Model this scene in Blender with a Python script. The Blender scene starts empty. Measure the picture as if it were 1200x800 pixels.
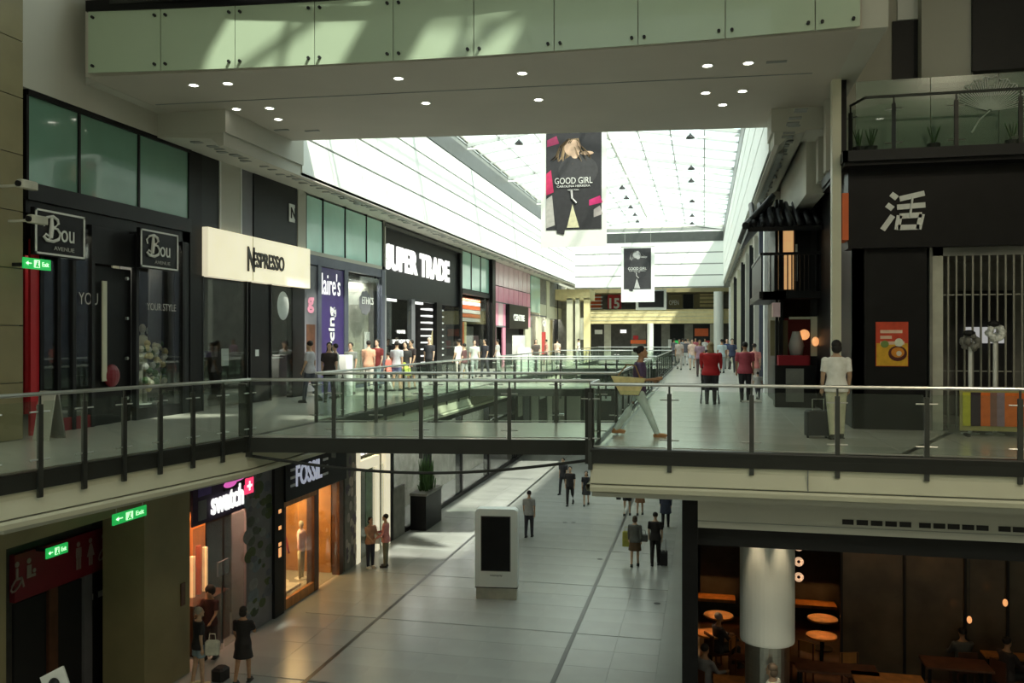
import bpy, math, random
from mathutils import Vector, Matrix
random.seed(7)
C = bpy.context.scene.collection
SC = bpy.context.scene

# ---------------------------------------------------------------- camera
YAW = math.atan(.225); cs, sn = math.cos(YAW), math.sin(YAW)
EYE = 1.8
cam = bpy.data.cameras.new('camera'); camo = bpy.data.objects.new('camera', cam); C.objects.link(camo)
cam.lens = 30.0; cam.sensor_width = 36.0; cam.shift_y = -5/1200; cam.clip_end = 400
camo.location = (0, 0, EYE); camo.rotation_euler = (math.pi/2, 0, YAW)
SC.camera = camo
# ---------------------------------------------------------------- world, sun, exposure
w = bpy.data.worlds.new('sky'); SC.world = w; w.use_nodes = True
nt = w.node_tree; bg = nt.nodes['Background']
geo = nt.nodes.new('ShaderNodeTexCoord'); nz = nt.nodes.new('ShaderNodeTexNoise'); nz.inputs['Scale'].default_value = 2.2
nz.inputs['Detail'].default_value = 5
rmp = nt.nodes.new('ShaderNodeValToRGB')
rmp.color_ramp.elements[0].position = .35; rmp.color_ramp.elements[0].color = (.70, .90, .86, 1)
rmp.color_ramp.elements[1].position = .65; rmp.color_ramp.elements[1].color = (.97, 1.0, .93, 1)
nt.links.new(geo.outputs['Generated'], nz.inputs['Vector']); nt.links.new(nz.outputs['Fac'], rmp.inputs['Fac'])
nt.links.new(rmp.outputs['Color'], bg.inputs['Color']); bg.inputs['Strength'].default_value = 1.75
sun = bpy.data.lights.new('sun', 'SUN'); suno = bpy.data.objects.new('sun', sun); C.objects.link(suno)
sun.energy = 5.6; sun.angle = math.radians(2.2); sun.color = (1, .97, .82)
SUND = Vector((-.6, .5, -1)).normalized()
suno.rotation_euler = SUND.to_track_quat('-Z', 'Y').to_euler()
suno.location = (0, 0, 30)
def area(name, loc, sx, sy, e, col, rot=(0, 0, 0), portal=False, spread=180):
    l = bpy.data.lights.new(name, 'AREA'); l.shape = 'RECTANGLE'; l.size = sx; l.size_y = sy; l.energy = e; l.color = col
    l.spread = math.radians(spread)
    o = bpy.data.objects.new(name, l); C.objects.link(o); o.location = loc; o.rotation_euler = rot
    if portal: l.cycles.is_portal = True
    return o
area('skylight_portal', (-4.4, 44.8, 10.9), 11.8, 48.4, 1, (1, 1, 1), portal=True)
area('near_skylight_portal', (-3.5, -4.5, 12.1), 9, 13, 1, (1, 1, 1), portal=True)
for _x, _y in ((4.5, -3), (8.5, 3), (-12.5, -5)):      # warm fill lights added out of view to brighten the near court
    area('near_fill_light', (_x, _y, 11.6), 1.2, 1.2, 330, (1, .86, .62))
area('far_skylight_portal', (-4.4, 77, 10.9), 11.6, 13, 1, (1, 1, 1), portal=True)
SC.view_settings.view_transform = 'Standard'; SC.view_settings.look = 'None'
SC.view_settings.gamma = 1; SC.view_settings.use_curve_mapping = False
SC.view_settings.exposure = 0.52
SC.cycles.use_denoising = True
SC.cycles.max_bounces = 9; SC.cycles.diffuse_bounces = 5; SC.cycles.glossy_bounces = 4
SC.cycles.transparent_max_bounces = 24; SC.cycles.transmission_bounces = 6
SC.cycles.sample_clamp_indirect = 6
SC.cycles.caustics_reflective = False; SC.cycles.caustics_refractive = False

# ---------------------------------------------------------------- materials
MATS = {}
def mat(name, col, rough=.6, metal=0, var=.08, scale=3., spec=.5, emit=None, es=0, bump=0, coat=0, stretch=None):
    if name in MATS: return MATS[name]
    m = bpy.data.materials.new(name); m.use_nodes = True; MATS[name] = m
    n = m.node_tree; b = n.nodes['Principled BSDF']
    tc = n.nodes.new('ShaderNodeTexCoord'); no = n.nodes.new('ShaderNodeTexNoise')
    no.inputs['Scale'].default_value = scale; no.inputs['Detail'].default_value = 4
    src = tc.outputs['Object']
    if stretch:
        mp = n.nodes.new('ShaderNodeMapping'); mp.inputs['Scale'].default_value = stretch
        n.links.new(src, mp.inputs['Vector']); src = mp.outputs['Vector']
    n.links.new(src, no.inputs['Vector'])
    r = n.nodes.new('ShaderNodeValToRGB')
    r.color_ramp.elements[0].position = .3; r.color_ramp.elements[1].position = .7
    r.color_ramp.elements[0].color = tuple(max(0, c*(1-var)) for c in col)+(1,)
    r.color_ramp.elements[1].color = tuple(min(1, c*(1+var)) for c in col)+(1,)
    n.links.new(no.outputs['Fac'], r.inputs['Fac']); n.links.new(r.outputs['Color'], b.inputs['Base Color'])
    b.inputs['Roughness'].default_value = rough; b.inputs['Metallic'].default_value = metal
    b.inputs['Specular IOR Level'].default_value = spec; b.inputs['Coat Weight'].default_value = coat
    if emit:
        b.inputs['Emission Color'].default_value = emit+(1,); b.inputs['Emission Strength'].default_value = es
    if bump:
        bp = n.nodes.new('ShaderNodeBump'); bp.inputs['Strength'].default_value = bump
        n.links.new(no.outputs['Fac'], bp.inputs['Height']); n.links.new(bp.outputs['Normal'], b.inputs['Normal'])
    return m
def glass(name, tint=(.86, .94, .9), refl=.12, rough=.02, haze=0, hazecol=(.6, .7, .65)):
    if name in MATS: return MATS[name]
    m = bpy.data.materials.new(name); m.use_nodes = True; MATS[name] = m
    n = m.node_tree; n.nodes.clear(); out = n.nodes.new('ShaderNodeOutputMaterial')
    t = n.nodes.new('ShaderNodeBsdfTransparent'); t.inputs['Color'].default_value = tint+(1,)
    g = n.nodes.new('ShaderNodeBsdfGlossy'); g.inputs['Roughness'].default_value = rough
    lw = n.nodes.new('ShaderNodeLayerWeight'); lw.inputs['Blend'].default_value = .25
    mr = n.nodes.new('ShaderNodeMapRange'); mr.inputs['To Min'].default_value = refl*.5; mr.inputs['To Max'].default_value = min(1, refl*4)
    n.links.new(lw.outputs['Fresnel'], mr.inputs['Value'])
    mx = n.nodes.new('ShaderNodeMixShader'); n.links.new(mr.outputs['Result'], mx.inputs['Fac'])
    base = t.outputs[0]
    if haze:
        d = n.nodes.new('ShaderNodeBsdfDiffuse'); d.inputs['Color'].default_value = hazecol+(1,)
        tc = n.nodes.new('ShaderNodeTexCoord'); no = n.nodes.new('ShaderNodeTexNoise'); no.inputs['Scale'].default_value = 1.5
        mm = n.nodes.new('ShaderNodeMapRange'); mm.inputs['To Min'].default_value = haze*.75; mm.inputs['To Max'].default_value = min(1, haze*1.25)
        n.links.new(tc.outputs['Object'], no.inputs['Vector']); n.links.new(no.outputs['Fac'], mm.inputs['Value'])
        m2 = n.nodes.new('ShaderNodeMixShader'); n.links.new(mm.outputs['Result'], m2.inputs['Fac'])
        n.links.new(t.outputs[0], m2.inputs[1]); n.links.new(d.outputs[0], m2.inputs[2]); base = m2.outputs[0]
    n.links.new(base, mx.inputs[1]); n.links.new(g.outputs[0], mx.inputs[2]); n.links.new(mx.outputs[0], out.inputs['Surface'])
    return m
M = dict(
 floorl=mat('polished_stone_lower', (.37,.385,.365), .24, var=.07, scale=.7),
 grout=mat('grout', (.20,.215,.20), .5),
 flooru=mat('polished_stone_upper', (.57,.555,.50), .2, var=.07, scale=.6),
 strip=mat('dark_inlay', (.035,.04,.038), .3),
 white=mat('white_panel', (.86,.90,.87), .5, var=.03, scale=.5),
 skyframe=mat('roof_frame_paint', (.50,.54,.53), .5),
 dull=mat('dull_gate_steel', (.30,.30,.26), .45, metal=.4),
 joint=mat('panel_joint', (.25,.27,.26), .7),
 plaster=mat('grey_plaster', (.50,.50,.44), .7, var=.05, scale=.6),
 soffit=mat('soffit_plaster', (.50,.47,.41), .7, var=.05, scale=.5),
 cream=mat('cream_fascia', (.62,.62,.48), .45, var=.05, scale=.8),
 olive=mat('olive_stone', (.24,.21,.11), .6, var=.12, scale=1.2, bump=.05),
 black=mat('black_panel', (.008,.008,.009), .4, var=.2, spec=.2),
 blackm=mat('matt_black', (.01,.01,.011), .7),
 dark=mat('dark_grey_metal', (.018,.019,.021), .45, spec=.25),
 slab=mat('slab_edge_metal', (.028,.030,.027), .4, spec=.3),
 steel=mat('brushed_steel', (.55,.56,.53), .3, metal=1, stretch=(1,1,20)),
 post=mat('dark_steel', (.10,.105,.10), .35, metal=.8),
 teal=mat('teal_spandrel_glass', (.15,.31,.24), .1, var=.15, scale=.5, coat=.5),
 tealb=mat('pale_teal_spandrel_glass', (.50,.84,.74), .15, var=.12, scale=.5, coat=.5),
 green=mat('pale_green_backed_glass', (.42,.53,.39), .3, var=.05, scale=.6, coat=.3),
 greysh=mat('shop_grey', (.16,.16,.18), .5),
 bluegrey=mat('blue_grey_frame', (.10,.11,.15), .4, metal=.3),
 purple=mat('purple_panel', (.045,.025,.14), .4),
 pink=mat('pink_panel', (.92,.36,.52), .3, var=.12, scale=1.),
 pinkp=mat('pale_pink_glass', (.92,.66,.74), .25, var=.1, scale=1.),
 orange=mat('orange_panel', (.75,.14,.03), .5),
 red=mat('red_panel', (.5,.02,.03), .4),
 dred=mat('dark_red_band', (.19,.010,.02), .5),
 signw=mat('lit_white', (.9,.9,.88), .5, emit=(1,1,.97), es=.7),
 signcream=mat('lit_cream_fascia', (.85,.77,.55), .4, var=.16, scale=.9, emit=(1,.92,.66), es=.42),
 signdark=mat('bronze_letters', (.03,.022,.015), .4),
 letw=mat('white_letters', (.80,.82,.80), .5),
 lettr=mat('dull_white_letters', (.42,.42,.40), .5),
 warm=mat('warm_interior', (.42,.20,.06), .6, var=.25, scale=2.),
 wood=mat('warm_wood', (.45,.19,.05), .4, var=.3, scale=5., stretch=(1,1,.1)),
 woodd=mat('dark_brown_wood', (.10,.04,.02), .45, var=.3, scale=4.),
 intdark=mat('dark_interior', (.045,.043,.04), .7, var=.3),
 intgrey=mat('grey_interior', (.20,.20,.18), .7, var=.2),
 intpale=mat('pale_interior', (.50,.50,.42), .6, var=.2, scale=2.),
 greenem=mat('exit_green', (.02,.35,.08), .5, emit=(.02,.55,.10), es=.45),
 exitw=mat('exit_white', (.8,.95,.8), .5, emit=(.6,1,.6), es=.7),
 lamp=mat('lamp_lens', (1,1,.9), .5, emit=(1,.96,.82), es=6),
 warmlamp=mat('warm_lamp', (1,.7,.4), .5, emit=(1,.42,.15), es=.6),
 litpanel=mat('lit_window_panel', (1,.7,.4), .6, emit=(1,.55,.22), es=.38, var=.3, scale=2.),
 magenta=mat('magenta_screen', (.6,.1,.4), .5, emit=(.9,.15,.6), es=.5),
 yellowish=mat('yellow_cream', (.75,.66,.36), .5),
 leaf=mat('leaf_green', (.05,.12,.03), .6, var=.4),
 redfab=mat('red_fabric', (.30,.01,.02), .8),
)
G = glass('railing_glass', (.91,.95,.92), .045, haze=.012, hazecol=(.55,.66,.58))
GS = glass('shop_glass', (.88,.90,.89), .07)
GR = glass('roof_glass', (.91,.95,.93), .06)
GF = glass('frosted_screen_glass', (.66,.76,.68), .08, rough=.2, haze=.35, hazecol=(.30,.42,.34))
def hexm(c, rough=.75):
    return mat('cloth_%02x%02x%02x' % tuple(int(x*255) for x in c), c, rough, var=.15, scale=8.)

# ---------------------------------------------------------------- geometry helpers
def at(px, py=None, X=None, Y=None, Z=None, D=None):
    """world point seen at a place of the 1200x800 frame, on a real plane of the building"""
    t = (px-600)/1000
    if X is not None: D = X/(t*cs-sn)
    elif Y is not None: D = Y/(t*sn+cs)
    elif Z is not None: D = (Z-EYE)*1000/(395-py)
    return Vector((D*(t*cs-sn), D*(t*sn+cs), EYE+((395-py)/1000*D if py is not None else 0)))
def yl(px, X): return at(px, X=X).y
def xf(px, Y): return at(px, Y=Y).x
class MB:
    def __init__(s): s.v = []; s.f = []; s.mi = []; s.cur = 0
    def add(s, vs, fs):
        b = len(s.v); s.v += [Vector(v) for v in vs]; s.f += [tuple(b+i for i in f) for f in fs]; s.mi += [s.cur]*len(fs); return s
    def box(s, x0, x1, y0, y1, z0, z1):
        if x0 > x1: x0, x1 = x1, x0
        if y0 > y1: y0, y1 = y1, y0
        if z0 > z1: z0, z1 = z1, z0
        return s.add([(x0,y0,z0),(x1,y0,z0),(x1,y1,z0),(x0,y1,z0),(x0,y0,z1),(x1,y0,z1),(x1,y1,z1),(x0,y1,z1)],
              [(0,3,2,1),(4,5,6,7),(0,1,5,4),(1,2,6,5),(2,3,7,6),(3,0,4,7)])
    def rbox(s, x0, x1, y0, y1, z0, z1, r=.02):
        """box with chamfered vertical and top edges"""
        if x0 > x1: x0, x1 = x1, x0
        if y0 > y1: y0, y1 = y1, y0
        p = lambda d: [(x0+r+d-d,y0),(x1-r,y0),(x1,y0+r),(x1,y1-r),(x1-r,y1),(x0+r,y1),(x0,y1-r),(x0,y0+r)]
        a = p(0); i = [(x0+2*r,y0+r),(x1-2*r,y0+r),(x1-r,y0+2*r),(x1-r,y1-2*r),(x1-2*r,y1-r),(x0+2*r,y1-r),(x0+r,y1-2*r),(x0+r,y0+2*r)]
        vs = [(q[0],q[1],z0) for q in a]+[(q[0],q[1],z1-r) for q in a]+[(q[0],q[1],z1) for q in i]
        fs = [tuple(range(7,-1,-1)), tuple(range(16,24))]
        for k in range(8):
            n = (k+1) % 8; fs += [(k,n,8+n,8+k),(8+k,8+n,16+n,16+k)]
        return s.add(vs, fs)
    def prism(s, pts, z0, z1):
        n = len(pts)
        a = sum(pts[i][0]*pts[(i+1)%n][1]-pts[(i+1)%n][0]*pts[i][1] for i in range(n))
        if a < 0: pts = pts[::-1]
        return s.add([(p[0],p[1],z0) for p in pts]+[(p[0],p[1],z1) for p in pts],
              [tuple(range(n-1,-1,-1)), tuple(range(n,2*n))]+[(i,(i+1)%n,n+(i+1)%n,n+i) for i in range(n)])
    def bar(s, a, b, wx, wy=None, up=(0,0,1)):
        a = Vector(a); b = Vector(b); wy = wy or wx; d = (b-a).normalized(); up = Vector(up)
        if abs(d.dot(up)) > .99: up = Vector((0,1,0))
        r = d.cross(up).normalized(); u = r.cross(d)
        vs = []
        for p in (a, b):
            for i, j in ((-1,-1),(1,-1),(1,1),(-1,1)): vs.append(p+r*(i*wx/2)+u*(j*wy/2))
        return s.add(vs, [(0,1,2,3),(7,6,5,4),(0,4,5,1),(1,5,6,2),(2,6,7,3),(3,7,4,0)])
    def tube(s, pts, r, seg=8, ry=None):
        pts = [Vector(p) for p in pts]; n = len(pts); rs = r if isinstance(r, (list, tuple)) else [r]*n
        vs = []; fs = []
        for i, p in enumerate(pts):
            d = (pts[min(i+1, n-1)]-pts[max(i-1, 0)]).normalized()
            up = Vector((0,0,1)) if abs(d.z) < .9 else Vector((0,1,0))
            a = d.cross(up).normalized(); b = d.cross(a)
            for k in range(seg):
                t = 2*math.pi*k/seg; q = rs[i]
                vs.append(p+a*math.cos(t)*q+b*math.sin(t)*(q if ry is None else q*ry))
        for i in range(n-1):
            for k in range(seg):
                m = (k+1) % seg; fs.append((i*seg+k, i*seg+m, (i+1)*seg+m, (i+1)*seg+k))
        fs += [tuple(range(seg-1, -1, -1)), tuple((n-1)*seg+k for k in range(seg))]
        return s.add(vs, fs)
    def cyl(s, a, b, r0, r1=None, seg=16): return s.tube([a, b], [r0, r0 if r1 is None else r1], seg)
    def lathe(s, prof, c=(0,0,0), seg=20, sx=1, sy=1):
        c = Vector(c); vs = []; fs = []; n = len(prof)
        for r, z in prof:
            for k in range(seg):
                t = 2*math.pi*k/seg; vs.append(c+Vector((r*math.cos(t)*sx, r*math.sin(t)*sy, z)))
        for i in range(n-1):
            for k in range(seg):
                m = (k+1) % seg; fs.append((i*seg+k, i*seg+m, (i+1)*seg+m, (i+1)*seg+k))
        fs += [tuple(range(seg-1,-1,-1)), tuple((n-1)*seg+k for k in range(seg))]
        return s.add(vs, fs)
    def ell(s, c, rx, ry=None, rz=None, seg=14, rings=9, R=None):
        ry = ry or rx; rz = rz or rx; c = Vector(c); vs = []; fs = []
        for i in range(rings+1):
            ph = math.pi*i/rings
            for k in range(seg):
                t = 2*math.pi*k/seg
                q = Vector((rx*math.sin(ph)*math.cos(t), ry*math.sin(ph)*math.sin(t), -rz*math.cos(ph)))
                vs.append(c+(R@q if R else q))
        for i in range(rings):
            for k in range(seg):
                m = (k+1) % seg; fs.append((i*seg+k, i*seg+m, (i+1)*seg+m, (i+1)*seg+k))
        return s.add(vs, fs)
    def disc(s, c, r, axis='z', seg=16, rz=None):
        c = Vector(c); rz = rz or r; vs = []
        for k in range(seg):
            t = 2*math.pi*k/seg; a, b = r*math.cos(t), rz*math.sin(t)
            vs.append(c+Vector({'z':(a,b,0),'x':(0,a,b),'y':(a,0,b)}[axis]))
        return s.add(vs, [tuple(range(seg))])
    def build(s, name, m, parent=None, smooth=False, **kw):
        me = bpy.data.meshes.new(name); vs = s.v
        if not vs: return None
        lo = Vector(min(v[i] for v in vs) for i in range(3)); hi = Vector(max(v[i] for v in vs) for i in range(3))
        c = Vector(((lo.x+hi.x)/2, (lo.y+hi.y)/2, lo.z))
        me.from_pydata([v-c for v in vs], [], s.f)
        for mm in (m if isinstance(m, (list, tuple)) else [m]): me.materials.append(mm)
        me.polygons.foreach_set('material_index', s.mi)
        if smooth: me.polygons.foreach_set('use_smooth', [True]*len(s.f))
        me.update()
        o = bpy.data.objects.new(name, me); C.objects.link(o)
        put(o, c, parent); return tag(o, **kw)
WL = {}
def put(o, c, parent):
    WL[o.name] = Vector(c)
    if parent is not None:
        o.parent = parent; o.location = Vector(c)-WL[parent.name]
    else: o.location = c
def tag(o, label=None, cat=None, group=None, kind=None):
    if label: o['label'] = label
    if cat: o['category'] = cat
    if group: o['group'] = group
    if kind: o['kind'] = kind
    return o
def thing(name, loc, label, cat, group=None, rz=0):
    o = bpy.data.objects.new(name, None); C.objects.link(o); o.empty_display_size = .2
    put(o, loc, None); o.rotation_euler.z = rz
    return tag(o, label, cat, group)
def copychild(src, name, c, parent):
    o = src.copy(); C.objects.link(o); put(o, c, parent); return o
def S(name, mb, m, **kw): return mb.build(name, m, kind='structure', **kw)
def B(*a): return MB().box(*a)

def text(name, s, origin, ax, ay, width, height, m, parent=None, depth=.02, bold=0, shear=0, **kw):
    cu = bpy.data.curves.new('t', 'FONT'); cu.body = s; cu.extrude = .5; cu.offset = bold; cu.shear = shear; cu.resolution_u = 3
    o = bpy.data.objects.new('t', cu); C.objects.link(o); bpy.context.view_layer.update()
    me = bpy.data.meshes.new_from_object(o.evaluated_get(bpy.context.evaluated_depsgraph_get()))
    vs = [v.co.copy() for v in me.vertices]; fs = [tuple(p.vertices) for p in me.polygons]
    bpy.data.objects.remove(o)
    x0 = min(v.x for v in vs); x1 = max(v.x for v in vs); y0 = min(v.y for v in vs); y1 = max(v.y for v in vs)
    ax = Vector(ax); ay = Vector(ay); nn = ax.cross(ay); O = Vector(origin); mb = MB()
    mb.add([O+ax*((v.x-x0)/(x1-x0)*width)+ay*((v.y-y0)/(y1-y0)*height)+nn*(v.z*depth+depth/2) for v in vs], fs)
    return mb.build(name, m, parent, **kw)
LX, LY = (0,1,0), (0,0,1)     # writing on walls that face +X
FX, FY = (1,0,0), (0,0,1)     # writing on walls that face the camera

# ================================================================ STRUCTURE
ZL = -5.8; XS = -12.0; XL = -11.4; XV = -8.0; XR = -1.8; XW = 2.0; ZC = 6.3; ZR = 10.1; YE = 69.0
LEFT_EDGE = [(-10.4,-3),(-9.7,5),(-8.85,9.3),(-8.35,12),(-8.0,13.9)]
# lower floor: base, tiles and dark inlay strips
fl = S('floor', B(-22, 14, -12, 84, ZL-.3, ZL-.012), M['floorl'])
tw = 1.07
tile = B(-tw/2+.004, tw/2-.004, -tw/2+.004, tw/2-.004, 0, .012).build('tile', M['floorl'], fl)
cols = [-8.6+.05-tw*(k+.5)-.05 for k in range(2)]+[-8.6+.06+(5.35-.12)/5*(k+.5) for k in range(5)]+[-3.25+.06+tw*(k+.5) for k in range(2)]
first = True
for r in range(24):
    y = 17.44+tw*(r+.5)+(.03 if (r % 4) == 0 else 0)
    for x in cols:
        if first: put(tile, (x, y, ZL-.012), fl); first = False; T0 = tile
        else: copychild(T0, 'tile', (x, y, ZL-.012), fl)
for x in (-8.6, -3.25):
    B(x-.055, x+.055, 10, 82, ZL-.012, ZL+.001).build('inlay_strip', M['strip'], fl)
for y in (17.44, 21.72, 26.0, 30.28, 34.56):
    B(-8.54, -3.31, y-.022, y+.01, ZL-.012, ZL+.0015).build('joint_strip', M['grout'], fl)
for px, py in ((582,600), (662,612), (672,612), (703,655), (770,707)):
    q = at(px, py, Z=ZL); MB().disc((q.x, q.y, ZL+.003), .1).build('floor_socket', M['dark'], fl)
# upper slabs (walkways, platform, bridges): dark edge, cream curved fascia and lip
def slab(name, poly, holes=None):
    return S(name, MB().prism(poly, -.24, 0), M['flooru'])
ls = slab('upper_walkway_left', LEFT_EDGE+[(XV,79),(-18,79),(-18,-3)])
rs_ = slab('upper_walkway_right', [(XR,13.8),(12,13.8),(12,79),(XR,79)])
slab('bridge_deck', [(XV,13.92),(XR,14.92),(XR,18.0),(XV,16.7)])
slab('bridge_deck', [(XV,28.8),(XR,30.2),(XR,34.0),(XV,32.7)])
slab('bridge_deck', [(XV,48.6),(XR,49.8),(XR,55),(XV,54)])
slab('upper_floor_far', [(XV,66),(XR,66),(XR,79),(XV,79)])
def fascia(pl, name, side=1, lip=True, back=1.2):
    """pl: edge polyline; outward normal on the right-hand side of travel (side=1) or left (-1)"""
    n = len(pl); V = [Vector((p[0], p[1], 0)) for p in pl]; N = []
    for i in range(n):
        d = (V[min(i+1,n-1)]-V[max(i-1,0)]).normalized(); N.append(Vector((d.y,-d.x,0))*side)
    def sweep(prof, m, nm, parent):
        mb = MB(); vs = []; k = len(prof)
        for i in range(n):
            for (o, z) in prof: vs.append(V[i]+N[i]*o+Vector((0,0,z)))
        fs = [(i*k+j, i*k+j+1, (i+1)*k+j+1, (i+1)*k+j) for i in range(n-1) for j in range(k-1)]
        mb.add(vs, fs); return mb.build(nm, m, parent)
    r = sweep([(-.1,.004),(.03,.004),(.04,-.02),(.03,-.1),(.03,-.24),(-.02,-.25)], M['slab'], name, None); tag(r, kind='structure')
    sweep([(-.02,-.24),(-.03,-.34),(0,-.44),(.03,-.55),(.03,-.565)], M['cream'], 'cream_panel', r)
    sweep([(-.02,-.565),(-.02,-.585)], M['joint'], 'shadow_gap', r)
    sweep([(-.02,-.585),(.06,-.585),(.08,-.62),(.06,-.69),(-.03,-.71),(-back,-.715)], M['cream'], 'lip', r)
    return r
fascia(LEFT_EDGE+[(XV,20),(XV,79)], 'trim_left', 1, back=3.2)
f = fascia([(XR,79),(XR,20),(XR,13.8)], 'trim_right', -1 if False else 1, back=.5)
f = fascia([(XR,13.8),(12,13.8)], 'trim_front', 1, back=.9)
for x in (1.55, 4.6, 7.6):
    B(x, x+.012, 13.755, 13.8, -.56, -.25).build('panel_joint', M['joint'], f)
for a, b in (((XV,13.92),(XR,14.92)), ((XV,28.8),(XR,30.2)), ((XV,48.6),(XR,49.8))):
    S('trim_bridge', MB().bar((a[0],a[1]-.02,-.13),(b[0],b[1]-.02,-.13),.06,.26), M['slab'])
for a, b in (((XV,16.7),(XR,18.0)), ((XV,32.7),(XR,34.0)), ((XV,54),(XR,55))):
    S('trim_bridge', MB().bar((a[0],a[1]+.02,-.13),(b[0],b[1]+.02,-.13),.06,.26), M['slab'])
ut = 1.2; pr = None
for i in range(9):
    for j in range(13):
        if pr is None: pr = B(XR+.004,XR+ut-.004,13.83,13.83+ut-.008,0,.004).build('tile', M['flooru'], rs_); c0 = WL[pr.name].copy()
        else: copychild(pr, 'tile', c0+Vector((i*ut,j*ut,0)), rs_)
B(-1.62,-1.56,13.9,36,.0,.0055).build('inlay_strip', M['strip'], rs_)
_a, _b = at(1060,532,Z=0), at(1114,507,Z=0); MB().bar((_a.x,_a.y,.003),(_b.x,_b.y,.003),.10,.006).build('inlay_strip', M['strip'], rs_)
# soffits under the walkways
S('ceiling_lower_left', B(-18,-10.6,-3,79,-.94,-.9), M['plaster'])
S('ceiling_lower_left', MB().prism([(-10.7,9),(-9.0,9.5),(-8.3,14),(-8.3,79),(-10.7,79)],-.8,-.72), M['plaster'])
S('ceiling_lower_right', B(-1.79,12,13.9,79,-.8,-.716), M['plaster'])
# bulkhead over the restaurant
bh = S('bulkhead', B(-.1,12,14.6,14.8,-1.38,-.72), M['plaster'])
for grp, n in ((987, 5), (1077, 5), (1170, 3)):
    for k in range(n):
        q = xf(grp+k*16.8, 14.6); B(q, q+.17, 14.585, 14.6, -1.215, -1.135).build('vent_slot', M['blackm'], bh)
B(-.1,12,14.59,14.6,-1.27,-1.262).build('panel_joint', M['joint'], bh)
# outer shell
S('wall_far_left', B(-18.3,-18,-12,84,ZL,12), M['plaster'])
S('wall_right', B(12,12.3,-12,84,ZL,12), M['plaster'])
S('wall_back', B(-18,12,-12.3,-12,ZL,12), M['plaster'])
wl = S('wall_left_upper', B(-12.6,-11.92,-12,16.9,ZC+.0,12), M['plaster'])
S('wall_left_upper', MB().prism([(-18,-12),(-11.9,-12),(-11.9,12.2),(-18,12.2)], .0, ZC), M['plaster'])
# unseen near roof; round openings and bars added to shape the sun patches
def roof_near():
    mb = MB(); hol = [(-4.75,12.15,1.35),(-1.2,12.1,.95)]
    # strips with polygonal holes cut by a fine grid
    x0,x1,y0,y1 = -18,12,-12,14.5; 
    import bmesh
    xs = [x0, -8.0, -6.4]+[-6.4+i*.1 for i in range(1,64)]+[1.0,x1]; ys = [y0,-11,2,10.5]+[10.5+i*.1 for i in range(1,34)]+[y1]
    for i in range(len(xs)-1):
        for j in range(len(ys)-1):
            cx = (xs[i]+xs[i+1])/2; cy = (ys[j]+ys[j+1])/2
            if -8 < cx < 1 and -11 < cy < 2: continue
            if any((cx-h[0])**2+(cy-h[1])**2 < h[2]**2 for h in hol): continue
            pass
            mb.add([(xs[i],ys[j],12),(xs[i+1],ys[j],12),(xs[i+1],ys[j+1],12),(xs[i],ys[j+1],12)], [(3,2,1,0)])
    o = S('ceiling_near', mb, M['plaster'])
    for i in range(6):
        for j in range(8):
            m = MB(); m.add([(-8+1.5*i,-11+1.625*j,12.05),(-6.5+1.5*i,-11+1.625*j,12.05),(-6.5+1.5*i,-9.375+1.625*j,12.05),(-8+1.5*i,-9.375+1.625*j,12.05)],[(0,1,2,3)]); m.build('glass_pane', GR, o)
    for i in range(7): B(-8.03+1.5*i,-7.97+1.5*i,-11,2,11.9,12.04).build('glazing_bar', M['slab'], o)
    for hx, hy, hr in hol:
        g = MB(); g.disc((hx,hy,12.02), hr+.05, seg=28); g.build('gobo_pane', GR, o)
        for ang in (.6, 2.2):
            c, s_ = math.cos(ang)*hr, math.sin(ang)*hr
            MB().bar((hx-c,hy-s_,12.0),(hx+c,hy+s_,12.0),.13,.12).build('gobo_bar', M['slab'], o)
        MB().bar((hx-hr,hy+.35,12.0),(hx+hr,hy+.35,12.0),.09,.1).build('gobo_bar', M['slab'], o)
    return o
roof_near()
# side cornices with vent slots, clerestory walls, end wall, skylight
def cornice(xi, xo, y0, y1, name):
    m = MB(); a = .10 if xi < xo else -.10
    prof = [(xo,ZC-.02),(xo,ZC+.12),(xi,ZC+.12),(xi-0,ZC-.28),(xi+a,ZC-.30),(xi+a*3,ZC-.12)]
    vs = [(p[0],y0,p[1]) for p in prof]+[(p[0],y1,p[1]) for p in prof]; n = len(prof)
    m.add(vs, [(i,(i+1)%n,n+(i+1)%n,n+i) for i in range(n)]+[tuple(range(n)),tuple(range(2*n-1,n-1,-1))])
    o = S(name, m, M['plaster'])
    y = 17.2; k = 0
    while y < 66:
        t = .55; x = xi+(xo-xi)*(.42 if k % 3 else .5); L = random.choice((.10,.16,.24))
        z = (ZC-.12)+(abs(x-xi)-abs(a*3))/(abs(xo-xi)-abs(a*3))*.10
        B(x-.12,x+.12,y,y+L,z-.02,z+.004).build('vent_slot', M['joint'], o)
        y += random.choice((.32,.42,.55,.7)); k += 1
    return o
cornice(-10.3, XS-.1, 16.9, YE, 'trim_cornice_left')
cornice(1.5, XW+.15, 19.5, YE, 'trim_cornice_right')
def panelwall(name, x, y0, y1, t):
    o = S(name, B(x, x+t*.3, y0, y1, ZC-.25, ZR+.4), M['joint'])
    rows = [ZC-.22, 7.05, 7.85, 8.65, 9.4]; L = 4.04; n = int(round((y1-y0)/L)); L = (y1-y0)/n
    for r in range(4):
        pr = None
        for k in range(n):
            b = B(x, x-t*.035, y0+k*L+.006, y0+(k+1)*L-.006, rows[r]+.035, rows[r+1]-.03)
            if pr is None: pr = b.build('wall_panel', M['white'], o); c0 = WL[pr.name]
            else: copychild(pr, 'wall_panel', c0+Vector((0,k*L,0)), o)
    B(x, x-t*.05, y0, y1, 9.42, ZR).build('flashing_band', M['post'], o)
    return o
panelwall('wall_clerestory_left', -10.3, 20.6, YE, -1)
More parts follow.
